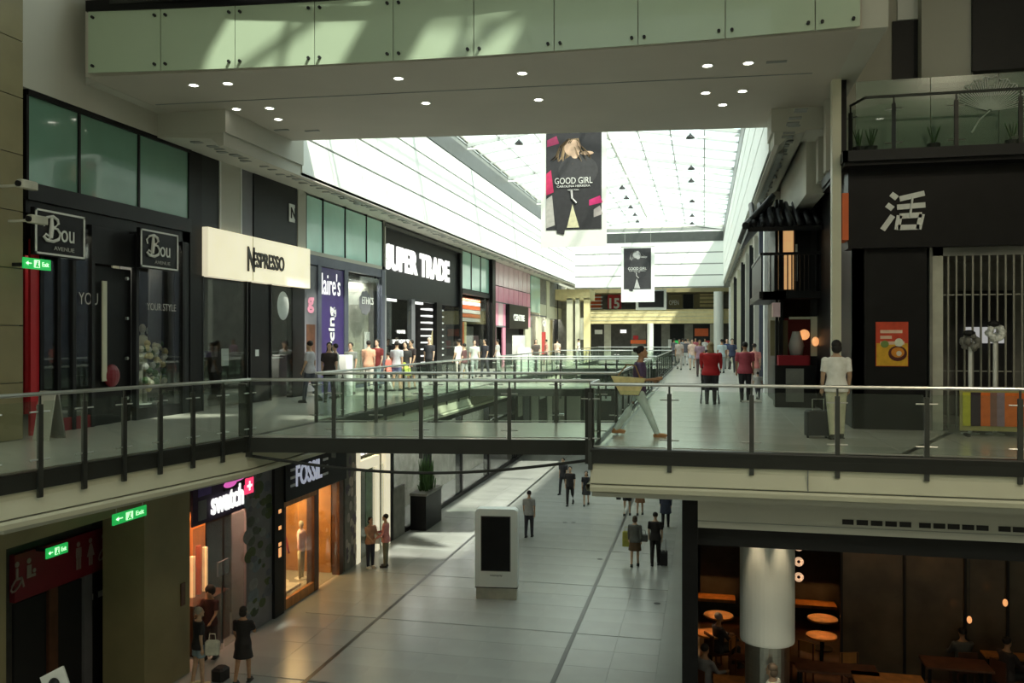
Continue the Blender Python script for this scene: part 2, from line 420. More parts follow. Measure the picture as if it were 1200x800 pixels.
panelwall('wall_clerestory_right', 1.5, 20.6, YE, 1)
ew = S('wall_end', B(-10.3, 1.5, YE, YE+.5, 5.75, ZR+.4), M['joint'])
for r, (a, b) in enumerate(((5.8,6.7),(6.72,7.6),(7.62,8.5),(8.52,9.4))):
    for k in range(3): B(-10.26+k*3.93, -10.26+(k+1)*3.93-.01, YE-.04, YE, a+.03, b-.04).build('wall_panel', M['white'], ew)
B(-10.3,1.5,YE-.06,YE,9.42,ZR).build('flashing_band', M['post'], ew)
# skylight: shallow ridge, purlins, rafters, panes
XM = -4.4; RZ = 11.3
sk = S('skylight', MB().bar((XM,20.6,RZ),(XM,YE,RZ),.12,.18), M['white'])
ny, nx = 24, 8; Ly = (YE-20.6)/ny; X0, X1 = -10.3, 1.5
def rz(x): return ZR+.25+(RZ-ZR-.25)*(1-abs(x-XM)/(XM-X0))
for k in range(ny+1):
    y = 20.6+k*Ly; big = k % 4 == 0
    for a, b in ((X0,XM),(XM,X1)):
        MB().bar((a,y,rz(a)),(b,y,rz(b)), .09 if big else .045, .16 if big else .07).build('rafter', M['skyframe'], sk)
    if big:
        MB().bar((X0,y,ZR+.1),(X1,y,ZR+.1),.07,.09).build('tie_beam', M['white'], sk)
for i in range(nx+1):
    x = X0+(X1-X0)*i/nx
    MB().bar((x,20.6,rz(x)+.02),(x,YE,rz(x)+.02),.05,.06).build('purlin', M['steel'], sk)
for i in range(nx):
    xa = X0+(X1-X0)*i/nx; xb = X0+(X1-X0)*(i+1)/nx; pr = None
    for k in range(ny):
        if pr is None:
            m = MB(); m.add([(xa,20.6,rz(xa)+.06),(xb,20.6,rz(xb)+.06),(xb,20.6+Ly,rz(xb)+.06),(xa,20.6+Ly,rz(xa)+.06)],[(0,1,2,3)])
            pr = m.build('glass_pane', GR, sk); c0 = WL[pr.name].copy()
        else: copychild(pr, 'glass_pane', c0+Vector((0,k*Ly,0)), sk)
S('roof_edge', MB().box(-18,-10.3,12.2,84,ZR+.3,ZR+.5).box(1.5,12,14.5,84,ZR+.3,ZR+.5).box(-10.3,1.5,YE+.02,70.5,ZR+.3,ZR+.5), M['plaster'])
S('wall_end_outer', B(-18,12,84,84.3,ZL,ZR+.5), M['plaster'])
S('wall_upper_left_back', B(-18,-12.2,12.2,84,ZC,ZC+.2), M['plaster'])
S('ceiling_infill', MB().box(-12.4,-10.24,16.88,20.62,ZC+.0,8.6).box(1.44,2.6,19.48,20.7,ZC,8.6).box(-12.4,-11.62,14.6,16.87,6.8,8.6), M['plaster'])
fs_ = S('far_skylight', MB().box(-10.3,1.5,83.8,84,ZR+.3,ZR+.5), M['plaster'])
for i in range(8):
    for j in range(4):
        x = -10.3+1.475*i; y = 70.5+3.33*j; m = MB(); m.add([(x,y,ZR+.42),(x+1.475,y,ZR+.42),(x+1.475,y+3.33,ZR+.42),(x,y+3.33,ZR+.42)],[(0,1,2,3)]); m.build('glass_pane', GR, fs_)
for i in range(9): B(-10.33+1.475*i,-10.27+1.475*i,70.5,83.8,ZR+.3,ZR+.41).build('glazing_bar', M['skyframe'], fs_)
# ---------------- upper bridge over the mall (soffit, backed glass front)
bs = S('upper_bridge', MB().prism([(-11.6,14.2),(-8,14.55),(-4,14.8),(0,14.85),(2.5,14.75),(2.5,21.2),(1.5,21.2),(-10.9,19.9),(-11.6,19.9)],6.8,8.6), M['soffit'])
gl = S('ceiling_bridge', MB().prism([(-11.5,16.2),(2.0,17.0),(2.0,17.03),(-11.5,16.23)],6.79,6.8), M['joint'])
ed = [(-11.45,14.1),(-9.4,14.38),(-7.6,14.56),(-6.0,14.68),(-4.35,14.77),(-2.7,14.82),(-1.1,14.84),(.5,14.82),(1.85,14.76),(2.5,14.72)]
# panel joints are seen at px 105 190 277 370 462 556 650 748 850 955 1008
pj = [105,190,277,370,462,556,650,748,850,955,1008]
def edge(px):
    t = (px-600)/1000
    for i in range(len(ed)-1):
        a, b = Vector(ed[i]+(0,)), Vector(ed[i+1]+(0,))
        # ray x = D(t c - s), y = D(t s + c)
        dx, dy = t*cs-sn, t*sn+cs; e = b-a; den = dx*e.y-dy*e.x
        if abs(den) < 1e-9: continue
        u = (a.x*dy-a.y*dx)/den*1.0
        u = (dy*a.x-dx*a.y)/(dx*e.y-dy*e.x)
        if -.02 <= u <= 1.02 or i == len(ed)-2 or (i == 0 and u < 0): return a+e*u
bt = S('balustrade_bridge', MB().bar((ed[0][0],ed[0][1],8.15),(ed[-1][0],ed[-1][1]+.1,8.15),.1,.1), M['slab'])
pp = [edge(p) for p in pj]
for i in range(len(pp)-1):
    a, b = pp[i].copy(), pp[i+1].copy(); d = (b-a).normalized(); nrm = Vector((d.y,-d.x,0))*.05
    a2 = a+d*.008+nrm; b2 = b-d*.008+nrm
    m = MB(); h0, h1 = 6.82, 7.98
    m.bar((a2.x,a2.y,(h0+h1)/2),(b2.x,b2.y,(h0+h1)/2), .02, h1-h0)
    gp = m.build('glass_pane', M['green'], bt)
    for q, sgn in ((a2,1),(b2,-1)):
        for z in (h0+.12, h1-.12):
            p = q+d*.1*sgn+nrm*.3; MB().cyl((p.x,p.y,z),(p.x+nrm.x,p.y+nrm.y,z),.028,seg=10).build('bolt', M['dark'], gp)
for i in range(len(ed)-1):
    MB().bar((ed[i][0],ed[i][1]-.03,8.08),(ed[i+1][0],ed[i+1][1]-.03,8.08),.12,.2).build('top_rail', M['black'], bt)
B(-11.3,2.4,14.95,15.2,7.0,8.2).build('backing_board', M['plaster'], bt)
# downlights
DLAB = ['leftmost of the nearer row','second from the left of the nearer row','leftmost of the cluster of three at the left','upper right of the cluster of three at the left','lowest of the cluster of three at the left','nearer one left of centre','farther one left of centre, above the white clerestory','nearer one above the large banner','farther one just left of the large banner','left one of the nearer pair at the right','right one of the nearer pair at the right','left one of the farther pair at the right','right one of the farther pair at the right','lowest of the right-hand group']
for (px, py) in ((227,99),(267,97),(277,127),(316,126),(326,139),(467,91),(499,120),(612,85),(631,116),(829,76),(877,73),(827,108),(870,106),(847,122)):
    q = at(px, py, Z=6.8)
    t = thing('downlight', (q.x,q.y,6.78), 'round soffit downlight, '+DLAB.pop(0), 'lamp', 'downlights in the bridge soffit')
    MB().tube([(q.x+.1*math.cos(a*math.pi/8),q.y+.1*math.sin(a*math.pi/8),6.79) for a in range(17)],.014,6).build('ring', M['white'], t)
    MB().lathe([(.075,0),(.075,.012)],(q.x,q.y,6.78)).build('lens', M['lamp'], t)
SLAB = ['at the right end, past the last lamps','at the left, nearer the wall','at the left, right of its twin']
for px, py in ((910,72),(330,152),(366,153)):
    q = at(px,py,Z=6.8); tag(MB().box(q.x-.18,q.x+.18,q.y-.05,q.y+.05,6.785,6.8).build('ceiling_slot', M['joint']), 'narrow dark slot in the bridge soffit '+SLAB.pop(0), 'vent', 'slots in the bridge soffit')
# ---------------- upper right walls behind the balcony
S('wall_upper_right', MB().box(2.5,12,20.2,20.6,5.3,10.5).box(2.5,2.9,14.75,20.2,6.8,12), M['plaster'])
S('column_upper_right', MB().box(xf(1080,18.6),xf(1140,18.6),18.6,19.2,6.9,12), M['plaster'])
S('window_upper_right', B(xf(1046,18.9),xf(1079,18.9),18.9,19.0,at(1046,95,Y=18.9).z,at(1046,25,Y=18.9).z), M['dark'])
S('window_upper_right', B(xf(1052,18.9),xf(1078,18.9),18.9,19.0,at(1046,24,Y=18.9).z,12), M['white'])
S('wall_upper_right', B(xf(1140,18.5),12,18.5,18.7,at(1160,82,Y=18.5).z,12), M['dark'])
S('wall_right_soffit', B(2.3,2.7,20.7,27.5,5.1,6.5), M['plaster'])
S('wall_upper_right', B(2.5,12,18.95,19.3,5.3,12), M['plaster'])
# near left pillar of olive stone courses
pl_ = S('pillar_left', B(-13.4,-11.76,11.7,12.75,0,12), M['grout'])
z = 0
while z < 11.9:
    B(-13.42,-11.72,11.66,12.79,z+.012,min(z+1.0,12)-.004).build('stone_block', M['olive'], pl_); z += 1.0

# ================================================================ RAILINGS
def railing(pl, label, n_posts, group=None, h=1.04, zb=0, lower=-.35, top_m='steel', post_m='post', shear=None, dbl=True, pads=True):
    P = [Vector((p[0],p[1],zb)) for p in pl]
    t = thing('glass_railing', P[0], label, 'railing', group)
    MB().tube([p+Vector((0,0,h)) for p in P], .028, 8).build('handrail', M[top_m], t)
    # resample by arc length
    seg = [0]
    for i in range(len(P)-1): seg.append(seg[-1]+(P[i+1]-P[i]).length)
    def pt(s_):
        for i in range(len(P)-1):
            if s_ <= seg[i+1]+1e-6: return P[i]+(P[i+1]-P[i])*((s_-seg[i])/(seg[i+1]-seg[i]))
        return P[-1]
    Q = [pt(seg[-1]*k/n_posts) for k in range(n_posts+1)]
    for k, q in enumerate(Q):
        d = (Q[min(k+1,n_posts)]-Q[max(k-1,0)]).normalized(); nn = Vector((d.y,-d.x,0))
        m = MB(); m.bar(q+Vector((0,0,lower)), q+Vector((0,0,h-.14)), .045, .07, up=d)
        m.bar(q+Vector((0,0,h-.14)), q+Vector((0,0,h-.02)), .018, .03, up=d)
        po = m.build('post', M[post_m], t)
        if pads:
            for z in (.16, .80):
                MB().tube([q-d*.15+Vector((0,0,z)), q+d*.15+Vector((0,0,z))], .012, 6).build('glass_clamp', M['steel'], po)
    for k in range(n_posts):
        a, b = Q[k], Q[k+1]; d = (b-a).normalized(); m = MB()
        m.bar(a+d*.05+Vector((0,0,.49)), b-d*.05+Vector((0,0,.49)), .012, .9)
        m.build('glass_panel', G, t)
    for k in range(n_posts):
        a, b = Q[k], Q[k+1]; d = (b-a).normalized(); MB().bar(a+d*.05+Vector((0,0,.035)), b-d*.05+Vector((0,0,.035)), .03,.02).build('bottom_rail', M['steel'], t)
    return t
R1 = [(p[0]+.06,p[1]) for p in LEFT_EDGE[1:]]
railing(R1, 'curved glass railing with steel handrail along the near left walkway', 13)
railing([(XV,13.92),(XR,14.92)], 'glass railing on the near side of the footbridge', 4)
railing([(XV,16.7),(XR,18.0)], 'glass railing on the far side of the footbridge', 5)
railing([(XR,13.8),(XR,14.92)], 'short glass return of the railing between footbridge and right platform', 1)
# front right: posts are seen at px 690 783 882 985 1090
t = railing([(XR,13.8),(xf(783,13.8),13.8),(xf(882,13.8),13.8),(xf(985,13.8),13.8),(xf(1090,13.8),13.8),(xf(1200,13.8),13.8),(xf(1310,13.8),13.8)],
   'long glass railing on the front edge of the right platform', 6)
railing([(XV,16.7),(XV,22),(XV,28.8)], 'glass railing of the left walkway between the first and second footbridge', 9)
railing([(XV,32.7),(XV,48.6)], 'glass railing of the left walkway beyond the second footbridge', 10)
railing([(XR,18.0),(XR,30.2)], 'glass railing of the right walkway beside the walking woman', 8, post_m='slab')
railing([(XR,34.0),(XR,49.8)], 'glass railing of the right walkway beyond the second footbridge', 9, post_m='slab')
railing([(XV,28.8),(XR,30.2)], 'glass railing on the near side of the second footbridge', 4)
railing([(XV,32.7),(XR,34.0)], 'glass railing on the far side of the second footbridge', 4)
railing([(XV,48.6),(XR,49.8)], 'glass railing of the third footbridge far down the mall', 4)
railing([(XV,54),(XV,66)], 'farthest glass railing on the left side of the mall', 7, pads=False)
railing([(XR,55),(XR,66)], 'farthest glass railing on the right side of the mall', 7, pads=False)
railing([(XV,66),(XR,66)], 'glass railing across the end of the void', 4, pads=False)
# dark corner posts
for x, y in ((XR-.02,13.86),(XV-.05,13.86)):
    tag(MB().box(x-.07,x+.07,y-.05,y+.09,-.26,.97).build('corner_post', M['slab']), 'dark corner post at the %s end of the footbridge' % ('right' if x > -5 else 'left'), 'post')
# tie rod hanging in an arc under the footbridge
a0 = at(292,533,Y=13.9); m = MB(); pts = []
for k in range(25):
    u = k/24; x = XV+(XR-XV)*u; y = 14.0+1.0*u; zz = -.34-.28*math.sin(math.pi*min(1,u*1.0))
    pts.append((x,y,zz))
m.tube(pts, .028, 6)
tr = m.build('tie_rod', M['slab']); tag(tr, 'thin dark steel rod bowed below the footbridge', 'rod')

# ================================================================ LEFT UPPER SHOPS (face X = -12)
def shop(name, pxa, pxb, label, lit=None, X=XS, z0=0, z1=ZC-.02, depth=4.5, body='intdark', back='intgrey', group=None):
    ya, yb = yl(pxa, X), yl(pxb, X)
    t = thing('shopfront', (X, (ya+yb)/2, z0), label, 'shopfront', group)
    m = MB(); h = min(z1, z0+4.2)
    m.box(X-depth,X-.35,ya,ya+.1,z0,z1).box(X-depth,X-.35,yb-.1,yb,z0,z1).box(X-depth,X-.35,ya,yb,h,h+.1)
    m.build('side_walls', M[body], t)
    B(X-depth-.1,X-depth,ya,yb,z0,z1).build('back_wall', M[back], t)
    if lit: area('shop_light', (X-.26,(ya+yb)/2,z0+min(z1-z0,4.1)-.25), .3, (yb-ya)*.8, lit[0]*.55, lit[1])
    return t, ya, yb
def panel(t, X, pxa, pxb, z0, z1, m, name='panel', th=.06, off=0, gap=.0):
    return B(X+off-th, X+off, yl(pxa,X)+gap, yl(pxb,X)-gap, z0, z1).build(name, M[m] if isinstance(m, str) else m, t)
def mull(t, X, px, z0, z1, m='black', w=.07, th=.12, name='mullion'):
    y = yl(px, X); return B(X-th+.03, X+.03, y-w/2, y+w/2, z0, z1).build(name, M[m], t)
def hbar(t, X, pxa, pxb, z, m='black', h=.07, th=.12, name='transom'):
    return B(X-th+.035, X+.035, yl(pxa,X), yl(pxb,X), z-h/2, z+h/2).build(name, M[m], t)
SH = -2  # shortcut unused
# --- lingerie shop with two hanging signs
t, ya, yb = shop('a', 30, 222, 'dark lingerie shop with teal upper windows and a black double door', (22,(1,.95,.7)), back='intdark')
for a, b in ((30,92),(92,162),(162,221)): panel(t, XS, a, b, 4.62, 6.22, 'teal', 'glass_pane', gap=.03)
for p in (31,92,162,221): mull(t, XS, p, 4.55, 6.26, 'black', .06)
panel(t, XS, 30, 222, 4.3, 4.62, 'dark', 'lintel', .2, .06); panel(t, XS, 30, 222, 4.05, 4.3, 'black', 'lintel', .14, .0)
panel(t, XS, 30, 222, 6.2, 6.3, 'black', 'lintel', .2, .06)
panel(t, XS, 36, 48, 0, 3.6, 'red', 'red_panel', .05)
for a, b in ((48,86),(86,108),(162,212)): panel(t, XS, a, b, .25, 3.95, GS, 'glass_pane', .02)
panel(t, XS, 108, 160, 3.3, 4.05, 'dark', 'fanlight_panel', .06)
for p in (48,68,86,108,160,214): mull(t, XS, p, 0, 4.05, 'dark' if p in (86,108,160) else 'black', .09)
panel(t, XS, 48, 108, 0, .25, 'dred', 'stall_riser', .1); panel(t, XS, 160, 214, 0, .25, 'black', 'stall_riser', .1)
panel(t, XS, 214, 222, 0, 4.3, 'dark', 'pier', .2)
d = panel(t, XS, 110, 134, 0, 3.25, 'black', 'door', .05, -.05); panel(t, XS, 119, 124, .9, 2.95, 'cream', 'door_handle', .03, .03)
d2 = panel(t, XS, 136, 158, 0, 3.25, 'black', 'door', .05, -.1)
for k in range(4): 
    y = yl(150,XS); MB().cyl((XS-.05,y,.5+.85*k),(XS+.0,y,.5+.85*k),.035,seg=10).build('stud', M['steel'], d2)
MB().ell((XS-.0,yl(131,XS),1.0),.1,.22,.24).build('wreath', M['dred'], d)
text('lettering','YOUR STYLE',(XS+.0,yl(172,XS),2.4),LX,LY,yl(206,XS)-yl(172,XS),.16,M['lettr'],t,.005)
text('lettering','YOU',(XS+.0,yl(92,XS),2.45),LX,LY,.55,.24,M['lettr'],t,.005)
panel(t, XS, 50, 80, .3, 3.4, 'dred', 'display_curtain', .04, -1.2); panel(t, XS, 76, 84, .3, 3.4, 'red', 'display_curtain', .04, -.9)
# curtains in the right window
for a, b in ((163,178),(196,210)):
    m = MB(); y0, y1 = yl(a,XS), yl(b,XS); n = 10
    for k in range(n):
        yy = y0+(y1-y0)*k/n; m.cyl((XS-.5,yy,.4),(XS-.45,yy,3.6),(y1-y0)/n*.4,(y1-y0)/n*.8,seg=8)
    m.build('curtain', M['greysh'], t, smooth=True)
panel(t, XS, 178, 200, .3, 3.6, 'intpale', 'lit_backdrop', .04, -1.0)
def boutique_sign(pa, pb, za, zb, label):
    X = XS+.35; ya, yb = yl(pa, X), yl(pb, X)
    g = thing('hanging_sign', (X,(ya+yb)/2,za), label, 'sign', None)
    B(X-.08,X,ya,yb,za,zb).build('board', M['black'], g)
    m = MB(); e = .035
    m.box(X,X+.015,ya+.02,yb-.02,zb-.02-e,zb-.02).box(X,X+.015,ya+.02,yb-.02,za+.02,za+.02+e).box(X,X+.015,ya+.02,ya+.02+e,za+.02,zb-.02).box(X,X+.015,yb-.02-e,yb-.02,za+.02,zb-.02)
    m.build('border', M['letw'], g)
    W_, H_ = yb-ya, zb-za; m = MB()
    def rib(pts, r=.018): m.tube([(X+.02, ya+W_*u, za+H_*v) for u, v in pts], [r*(.5+.9*math.sin(math.pi*(i+.5)/len(pts))) for i in range(len(pts))], 6)
    rib([(.17,.62),(.15,.72),(.22,.82),(.33,.86),(.42,.80),(.44,.72),(.38,.64),(.30,.61)], .02)
    rib([(.30,.61),(.42,.60),(.48,.50),(.44,.38),(.34,.32),(.22,.33),(.16,.40),(.20,.46),(.26,.42)], .022)
    rib([(.31,.84),(.31,.6),(.29,.40),(.24,.34)], .03)
    m.build('swash_letter', M['letw'], g)
    text('lettering','ou',(X+.005,ya+W_*.50,za+H_*.34),LX,LY,W_*.26,H_*.26,M['letw'],g,.012,.0)
    text('lettering','AVENUE',(X+.005,ya+W_*.36,za+H_*.14),LX,LY,W_*.40,H_*.085,M['lettr'],g,.01)
    for yy in (ya+.15, yb-.15): B(XS,X-.04,yy-.02,yy+.02,zb-.12,zb-.08).build('bracket', M['dark'], g)
boutique_sign(40, 100, 3.28, 4.13, 'larger black hanging sign with swash B next to the stone pillar')
boutique_sign(164, 209, 3.28, 4.13, 'smaller-looking black hanging sign with swash B over the flower window')
# --- dark pier and coffee shop with lit cream fascia
t, ya, yb = shop('b', 222, 357, 'coffee shop with dark glass front and lit cream fascia board', (14,(1,.9,.65)), back='intdark')
panel(t, XS, 222, 236, 0, 6.3, 'black', 'pier', .3, .02)
panel(t, XS, 236, 257, 4.5, 6.3, 'dark', 'upper_panel'); panel(t, XS, 257.6, 281, 4.5, 6.3, 'plaster', 'upper_panel', .08, .02)
panel(t, XS, 282, 296, 4.5, 6.3, 'greysh', 'upper_panel', .08, .0); panel(t, XS, 296.5, 347, 4.5, 6.3, 'dark', 'upper_panel', .1, .03)
panel(t, XS, 347.5, 357, 4.5, 6.3, 'plaster', 'upper_panel', .1, .05)
panel(t, XS, 256.6, 257.6, 4.5, 6.3, 'letw', 'trim_strip', .08, .04); panel(t, XS, 281, 282, 4.5, 6.3, 'letw', 'trim_strip', .08, .04)
sg = panel(t, XS, 236, 357, 3.3, 4.5, 'signcream', 'fascia_board', .3, .18)
text('lettering','N',(XS+.19,yl(282,XS),3.55),LX,LY,.36,.66,M['signdark'],t,.03,.02)
text('lettering','ESPRESSO',(XS+.19,yl(288.3,XS),3.68),LX,LY,yl(325.5,XS)-yl(288.3,XS),.42,M['signdark'],t,.03,.02)
panel(t, XS, 289, 289.6, 3.32, 4.48, 'yellowish', 'joint_line', .01, .185)
panel(t, XS, 337, 343.5, 5.22, 5.75, 'letw', 'logo_plate', .02, .06); text('logo','N',(XS+.065,yl(338.5,XS),5.33),LX,LY,.3,.32,M['black'],t,.01,.02)
for a, b in ((237,288),(290,292),(317,343)): panel(t, XS, a, b, .08, 3.25, GS, 'glass_pane', .02)
panel(t, XS, 293, 317, .02, 3.25, 'black', 'door', .05); panel(t, XS, 343, 357, 0, 3.3, 'black', 'pier', .2)
for p in (237,289,293,317): mull(t, XS, p, 0, 3.3, 'dark', .05)
panel(t, XS, 318, 326, .1, 3.2, 'intgrey', 'display_panel', .04, -.4)
MB().cyl((XS-.06,yl(332,XS),2.72),(XS-.03,yl(332,XS),2.72),.02).ell((XS-.02,yl(332.5,XS),2.72),.02,.36,.42).build('oval_sign', M['letw'], t)
panel(t, XS, 299, 303, 1.28, 1.46, 'letw', 'door_sticker', .01, .01)
for zz in (1.0, 1.25, 2.2, 2.9):
    B(XS-1.6,XS-1.2,yl(245,XS),yl(272,XS),zz-.03,zz).build('shelf', M['greysh'], t)
for k in range(9):
    yy = yl(243,XS)+.3*k; hh = random.uniform(.12,.34); B(XS-1.5,XS-1.3,yy,yy+.16,1.25,1.25+hh).build('product_box', M[random.choice(['intpale','purple','greysh','cream'])], t)
panel(t, XS, 272, 280, 1.05, 1.5, 'letw', 'notice', .02, -.3); panel(t, XS, 318, 343, 1.18, 1.21, 'letw', 'shelf_edge', .3, -.3)
panel(t, XS, 270, 290, .9, 2.3, 'olive', 'display_panel', .04, -1.3)
# --- accessories shop, purple banner
t, ya, yb = shop('c', 357, 449, 'accessories shop with pale teal transoms and a purple banner panel', (150,(1,1,.92)), back='intpale', body='intgrey')
for a, b in ((358,378),(378,404),(404,429),(429,448)): panel(t, XS, a, b, 4.5, 6.2, 'tealb', 'glass_pane', gap=.03)
for p in (358,378,404,429,448): mull(t, XS, p, 4.45, 6.26, 'black', .06)
panel(t, XS, 357, 449, 4.38, 4.5, 'plaster', 'lintel', .14, .06); panel(t, XS, 357, 449, 4.08, 4.38, 'bluegrey', 'lintel', .12, .04)
panel(t, XS, 357, 371, .1, 4.05, 'greysh', 'side_panel'); panel(t, XS, 371, 375, 0, 4.1, 'bluegrey', 'pier', .2, .06)
panel(t, XS, 375, 402, 0, 4.05, 'purple', 'banner_panel', .06, .02); panel(t, XS, 402, 406.5, 0, 4.1, 'bluegrey', 'pier', .2, .06)
text('lettering',"laire's",(XS+.03,yl(376,XS),3.18),LX,LY,yl(397.5,XS)-yl(376,XS),.72,M['signw'],t,.01,.0)
text('lettering','piercing',(XS+.03,yl(392.5,XS),.55),(0,0,1),(0,-1,0),2.25,.55,M['letw'],t,.02,.02)
text('logo','g',(XS+.005,yl(360,XS),2.55),LX,LY,.45,.5,M['pink'],t,.01,.04)
panel(t, XS, 359, 369, .4, 2.2, 'woodd', 'poster', .02, .01)
panel(t, XS, 407, 446, .1, 4.0, GS, 'glass_pane', .02); panel(t, XS, 446, 450, 0, 4.5, 'bluegrey', 'pier', .2, .06)
panel(t, XS, 407, 446, 0, .12, 'bluegrey', 'stall_riser')
panel(t, XS, 408, 446, .1, 4.0, 'intpale', 'window_backdrop', .03, -.5)
m = MB(); yc = yl(428,XS)
for k in range(9):
    an = 2*math.pi*k/9; m.ell((XS-.0,yc+.38*math.cos(an),3.05+.30*math.sin(an)),.008,.20,.16,seg=10,rings=6)
m.ell((XS,yc,3.05),.012,.3,.25)
m.build('flower_logo', M['greysh'], t); text('lettering','ETHICS',(XS+.015,yl(424,XS),3.0),LX,LY,1.05,.26,M['letw'],t,.01)
for px, w, h, mm in ((411,.4,3.0,'letw'),(418,.3,1.5,'pinkp'),(426,.5,1.6,'cream'),(434,.7,1.3,'intpale'),(440,.3,2.0,'letw')):
    y = yl(px, XS); B(XS-.45,XS-.35,y,y+w,.2,h).build('display_card', M[mm], t)
# --- dark sports shop with big white letters
t, ya, yb = shop('d', 450, 540, 'dark shop with big white block letters over two doorways', (20,(1,1,1)), back='intdark')
panel(t, XS, 450, 540, 3.35, 6.3, 'dark', 'fascia', .1, -.12); panel(t, XS, 450, 541, 6.05, 6.2, 'post', 'lintel', .3, .05)
for p in (450.6, 539.5): mull(t, XS, p, 0, 6.3, 'plaster' if p < 500 else 'black', .12, .3)
za = 4.22
ya_, yb_ = yl(453.2,XS), yl(491,XS); text('lettering','SUPER',(XS-.1,ya_,4.45),LX,LY,yb_-ya_,1.02,M['signw'],t,.06,.045)
ya_, yb_ = yl(494,XS), yl(528,XS); text('lettering','TRADE',(XS-.1,ya_,4.45),LX,LY,yb_-ya_,1.02,M['signw'],t,.06,.045)
panel(t, XS, 450, 453, 0, 3.4, 'greysh', 'pier'); panel(t, XS, 482, 486, 0, 3.4, 'greysh', 'pier', .2, .02); panel(t, XS, 512, 518, 0, 3.4, 'black', 'pier', .2)
panel(t, XS, 453, 482, .1, 3.3, GS, 'glass_pane', .02); panel(t, XS, 518, 539, .1, 3.3, GS, 'glass_pane', .02)
panel(t, XS, 453, 465, 3.22, 3.32, 'signw', 'strip_light', .1, .0); panel(t, XS, 486, 496, 3.22, 3.32, 'signw', 'strip_light', .1, .0)
text('lettering','SALE NOW ON',(XS,yl(460,XS),1.55),LX,LY,yl(480,XS)-yl(460,XS),.16,M['signw'],t,.01)
text('lettering','WINTER',(XS,yl(465,XS),1.95),LX,LY,yl(475,XS)-yl(465,XS),.14,M['signw'],t,.01)
for k in range(9):
    z = .55+.32*k; B(XS-1.2,XS-.8,yl(521,XS),yl(538,XS),z,z+.07).build('lit_shelf', M['signw'], t)
m = MB(); m.lathe([(.12,0),(.2,.3),(.24,1.0),(.15,1.5),(.05,1.6)],(XS-.6,yl(524,XS),.6)); m.build('yellow_display', M['yellowish'], t)
# --- orange display shop
t, ya, yb = shop('e', 541, 574, 'shop with three teal transoms and orange striped display', (160,(1,.95,.8)), back='intgrey')
for a, b in ((541,552),(552,563),(563,573)): panel(t, XS, a, b, 4.3, 6.2, 'tealb', 'glass_pane', gap=.05)
for p in (541,552,563,573): mull(t, XS, p, 0 if p in (541,573) else 4.2, 6.26, 'dark', .1)
panel(t, XS, 541, 573, 4.02, 4.25, 'dark', 'lintel', .12, .05)
for k in range(6):
    panel(t, XS, 542, 571, 2.65+.22*k, 2.84+.22*k, 'orange' if k % 2 else 'letw', 'display_stripe', .04, -.4)
panel(t, XS, 543, 548, 0, 2.6, 'orange', 'display_column', .3, -.2); panel(t, XS, 548.5, 551, 0, 2.6, 'yellowish', 'display_column', .3, -.2)
panel(t, XS, 541, 573, .1, 4.0, GS, 'glass_pane', .02); panel(t, XS, 555, 571, .1, 2.4, 'intgrey', 'window_backdrop', .04, -.8)
panel(t, XS, 573.5, 577, 0, 6.3, 'black', 'pier', .4, .2)
# --- pink shop
t, ya, yb = shop('f', 577, 622, 'pink glass-fronted shop with a black sign box over its doorway', (30,(1,.9,.9)), back='intdark')
ps = [577.5,584,590,596,602,607.5,612.5,617.5,621.5]
for i in range(8):
    panel(t, XS, ps[i], ps[i+1], 4.9, 6.25, 'pinkp', 'glass_pane', gap=.06); panel(t, XS, ps[i], ps[i+1], 3.9, 4.85, 'pink', 'glass_pane', gap=.06)
for i in range(3): panel(t, XS, ps[i], ps[i+1], 2.5, 3.85, 'pinkp' if i == 1 else 'pink', 'glass_pane', gap=.06)
panel(t, XS, 613, 621.5, 2.5, 3.85, 'pink', 'glass_pane')
hbar(t, XS, 577, 622, 3.88, 'greysh', .06); hbar(t, XS, 577, 592, 2.45, 'greysh', .08)
panel(t, XS, 578, 580.5, 0, 2.4, 'pink', 'pier', .1, .03); panel(t, XS, 589, 592, 0, 2.4, 'pink', 'pier', .1, .03)
panel(t, XS, 581, 589, .1, 2.4, GS, 'glass_pane', .02)
sg = panel(t, XS, 592.5, 615, 2.35, 3.85, 'black', 'sign_box', .4, .25)
text('lettering','CENTRE',(XS+.26,yl(597,XS),2.85),LX,LY,yl(610,XS)-yl(597,XS),.42,M['letw'],t,.03,.03)
panel(t, XS, 594, 613, 0, 2.35, 'blackm', 'doorway', .05, -.3); panel(t, XS, 615, 622, 0, 2.5, 'cream', 'pier', .1)
# --- beige shops towards the far corner
t, ya, yb = shop('g', 622, 643, 'beige shop with a single teal transom and a red poster', (160,(1,.97,.85)), back='intpale', body='intpale')
panel(t, XS, 622.5, 633, 3.6, 6.2, 'tealb', 'glass_pane'); panel(t, XS, 633, 643, 4.3, 6.2, 'intgrey', 'upper_panel')
panel(t, XS, 633, 643, 3.4, 4.3, 'cream', 'upper_panel'); panel(t, XS, 622, 630, 0, 3.3, 'intgrey', 'window_backdrop', .1, -.4)
panel(t, XS, 634.5, 639, .5, 2.2, 'red', 'poster', .05, .03); panel(t, XS, 630, 634, 0, 3.3, 'cream', 'pier', .2, .05); panel(t, XS, 640, 643, 0, 6.2, 'cream', 'pier', .2, .05)
hbar(t, XS, 622, 643, 3.4, 'greysh', .08)
text('logo','O',(XS+.05,yl(635,XS),2.6),LX,LY,1.0,.5,M['letw'],t,.02,.03)
t, ya, yb = shop('h', 643, 664, 'last beige shop on the left before the corner', (180,(1,.97,.85)), back='intpale', body='intpale')
panel(t, XS, 643.5, 653, 4.3, 6.2, 'intgrey', 'upper_panel'); panel(t, XS, 654, 664, 4.3, 6.2, 'intgrey', 'upper_panel')
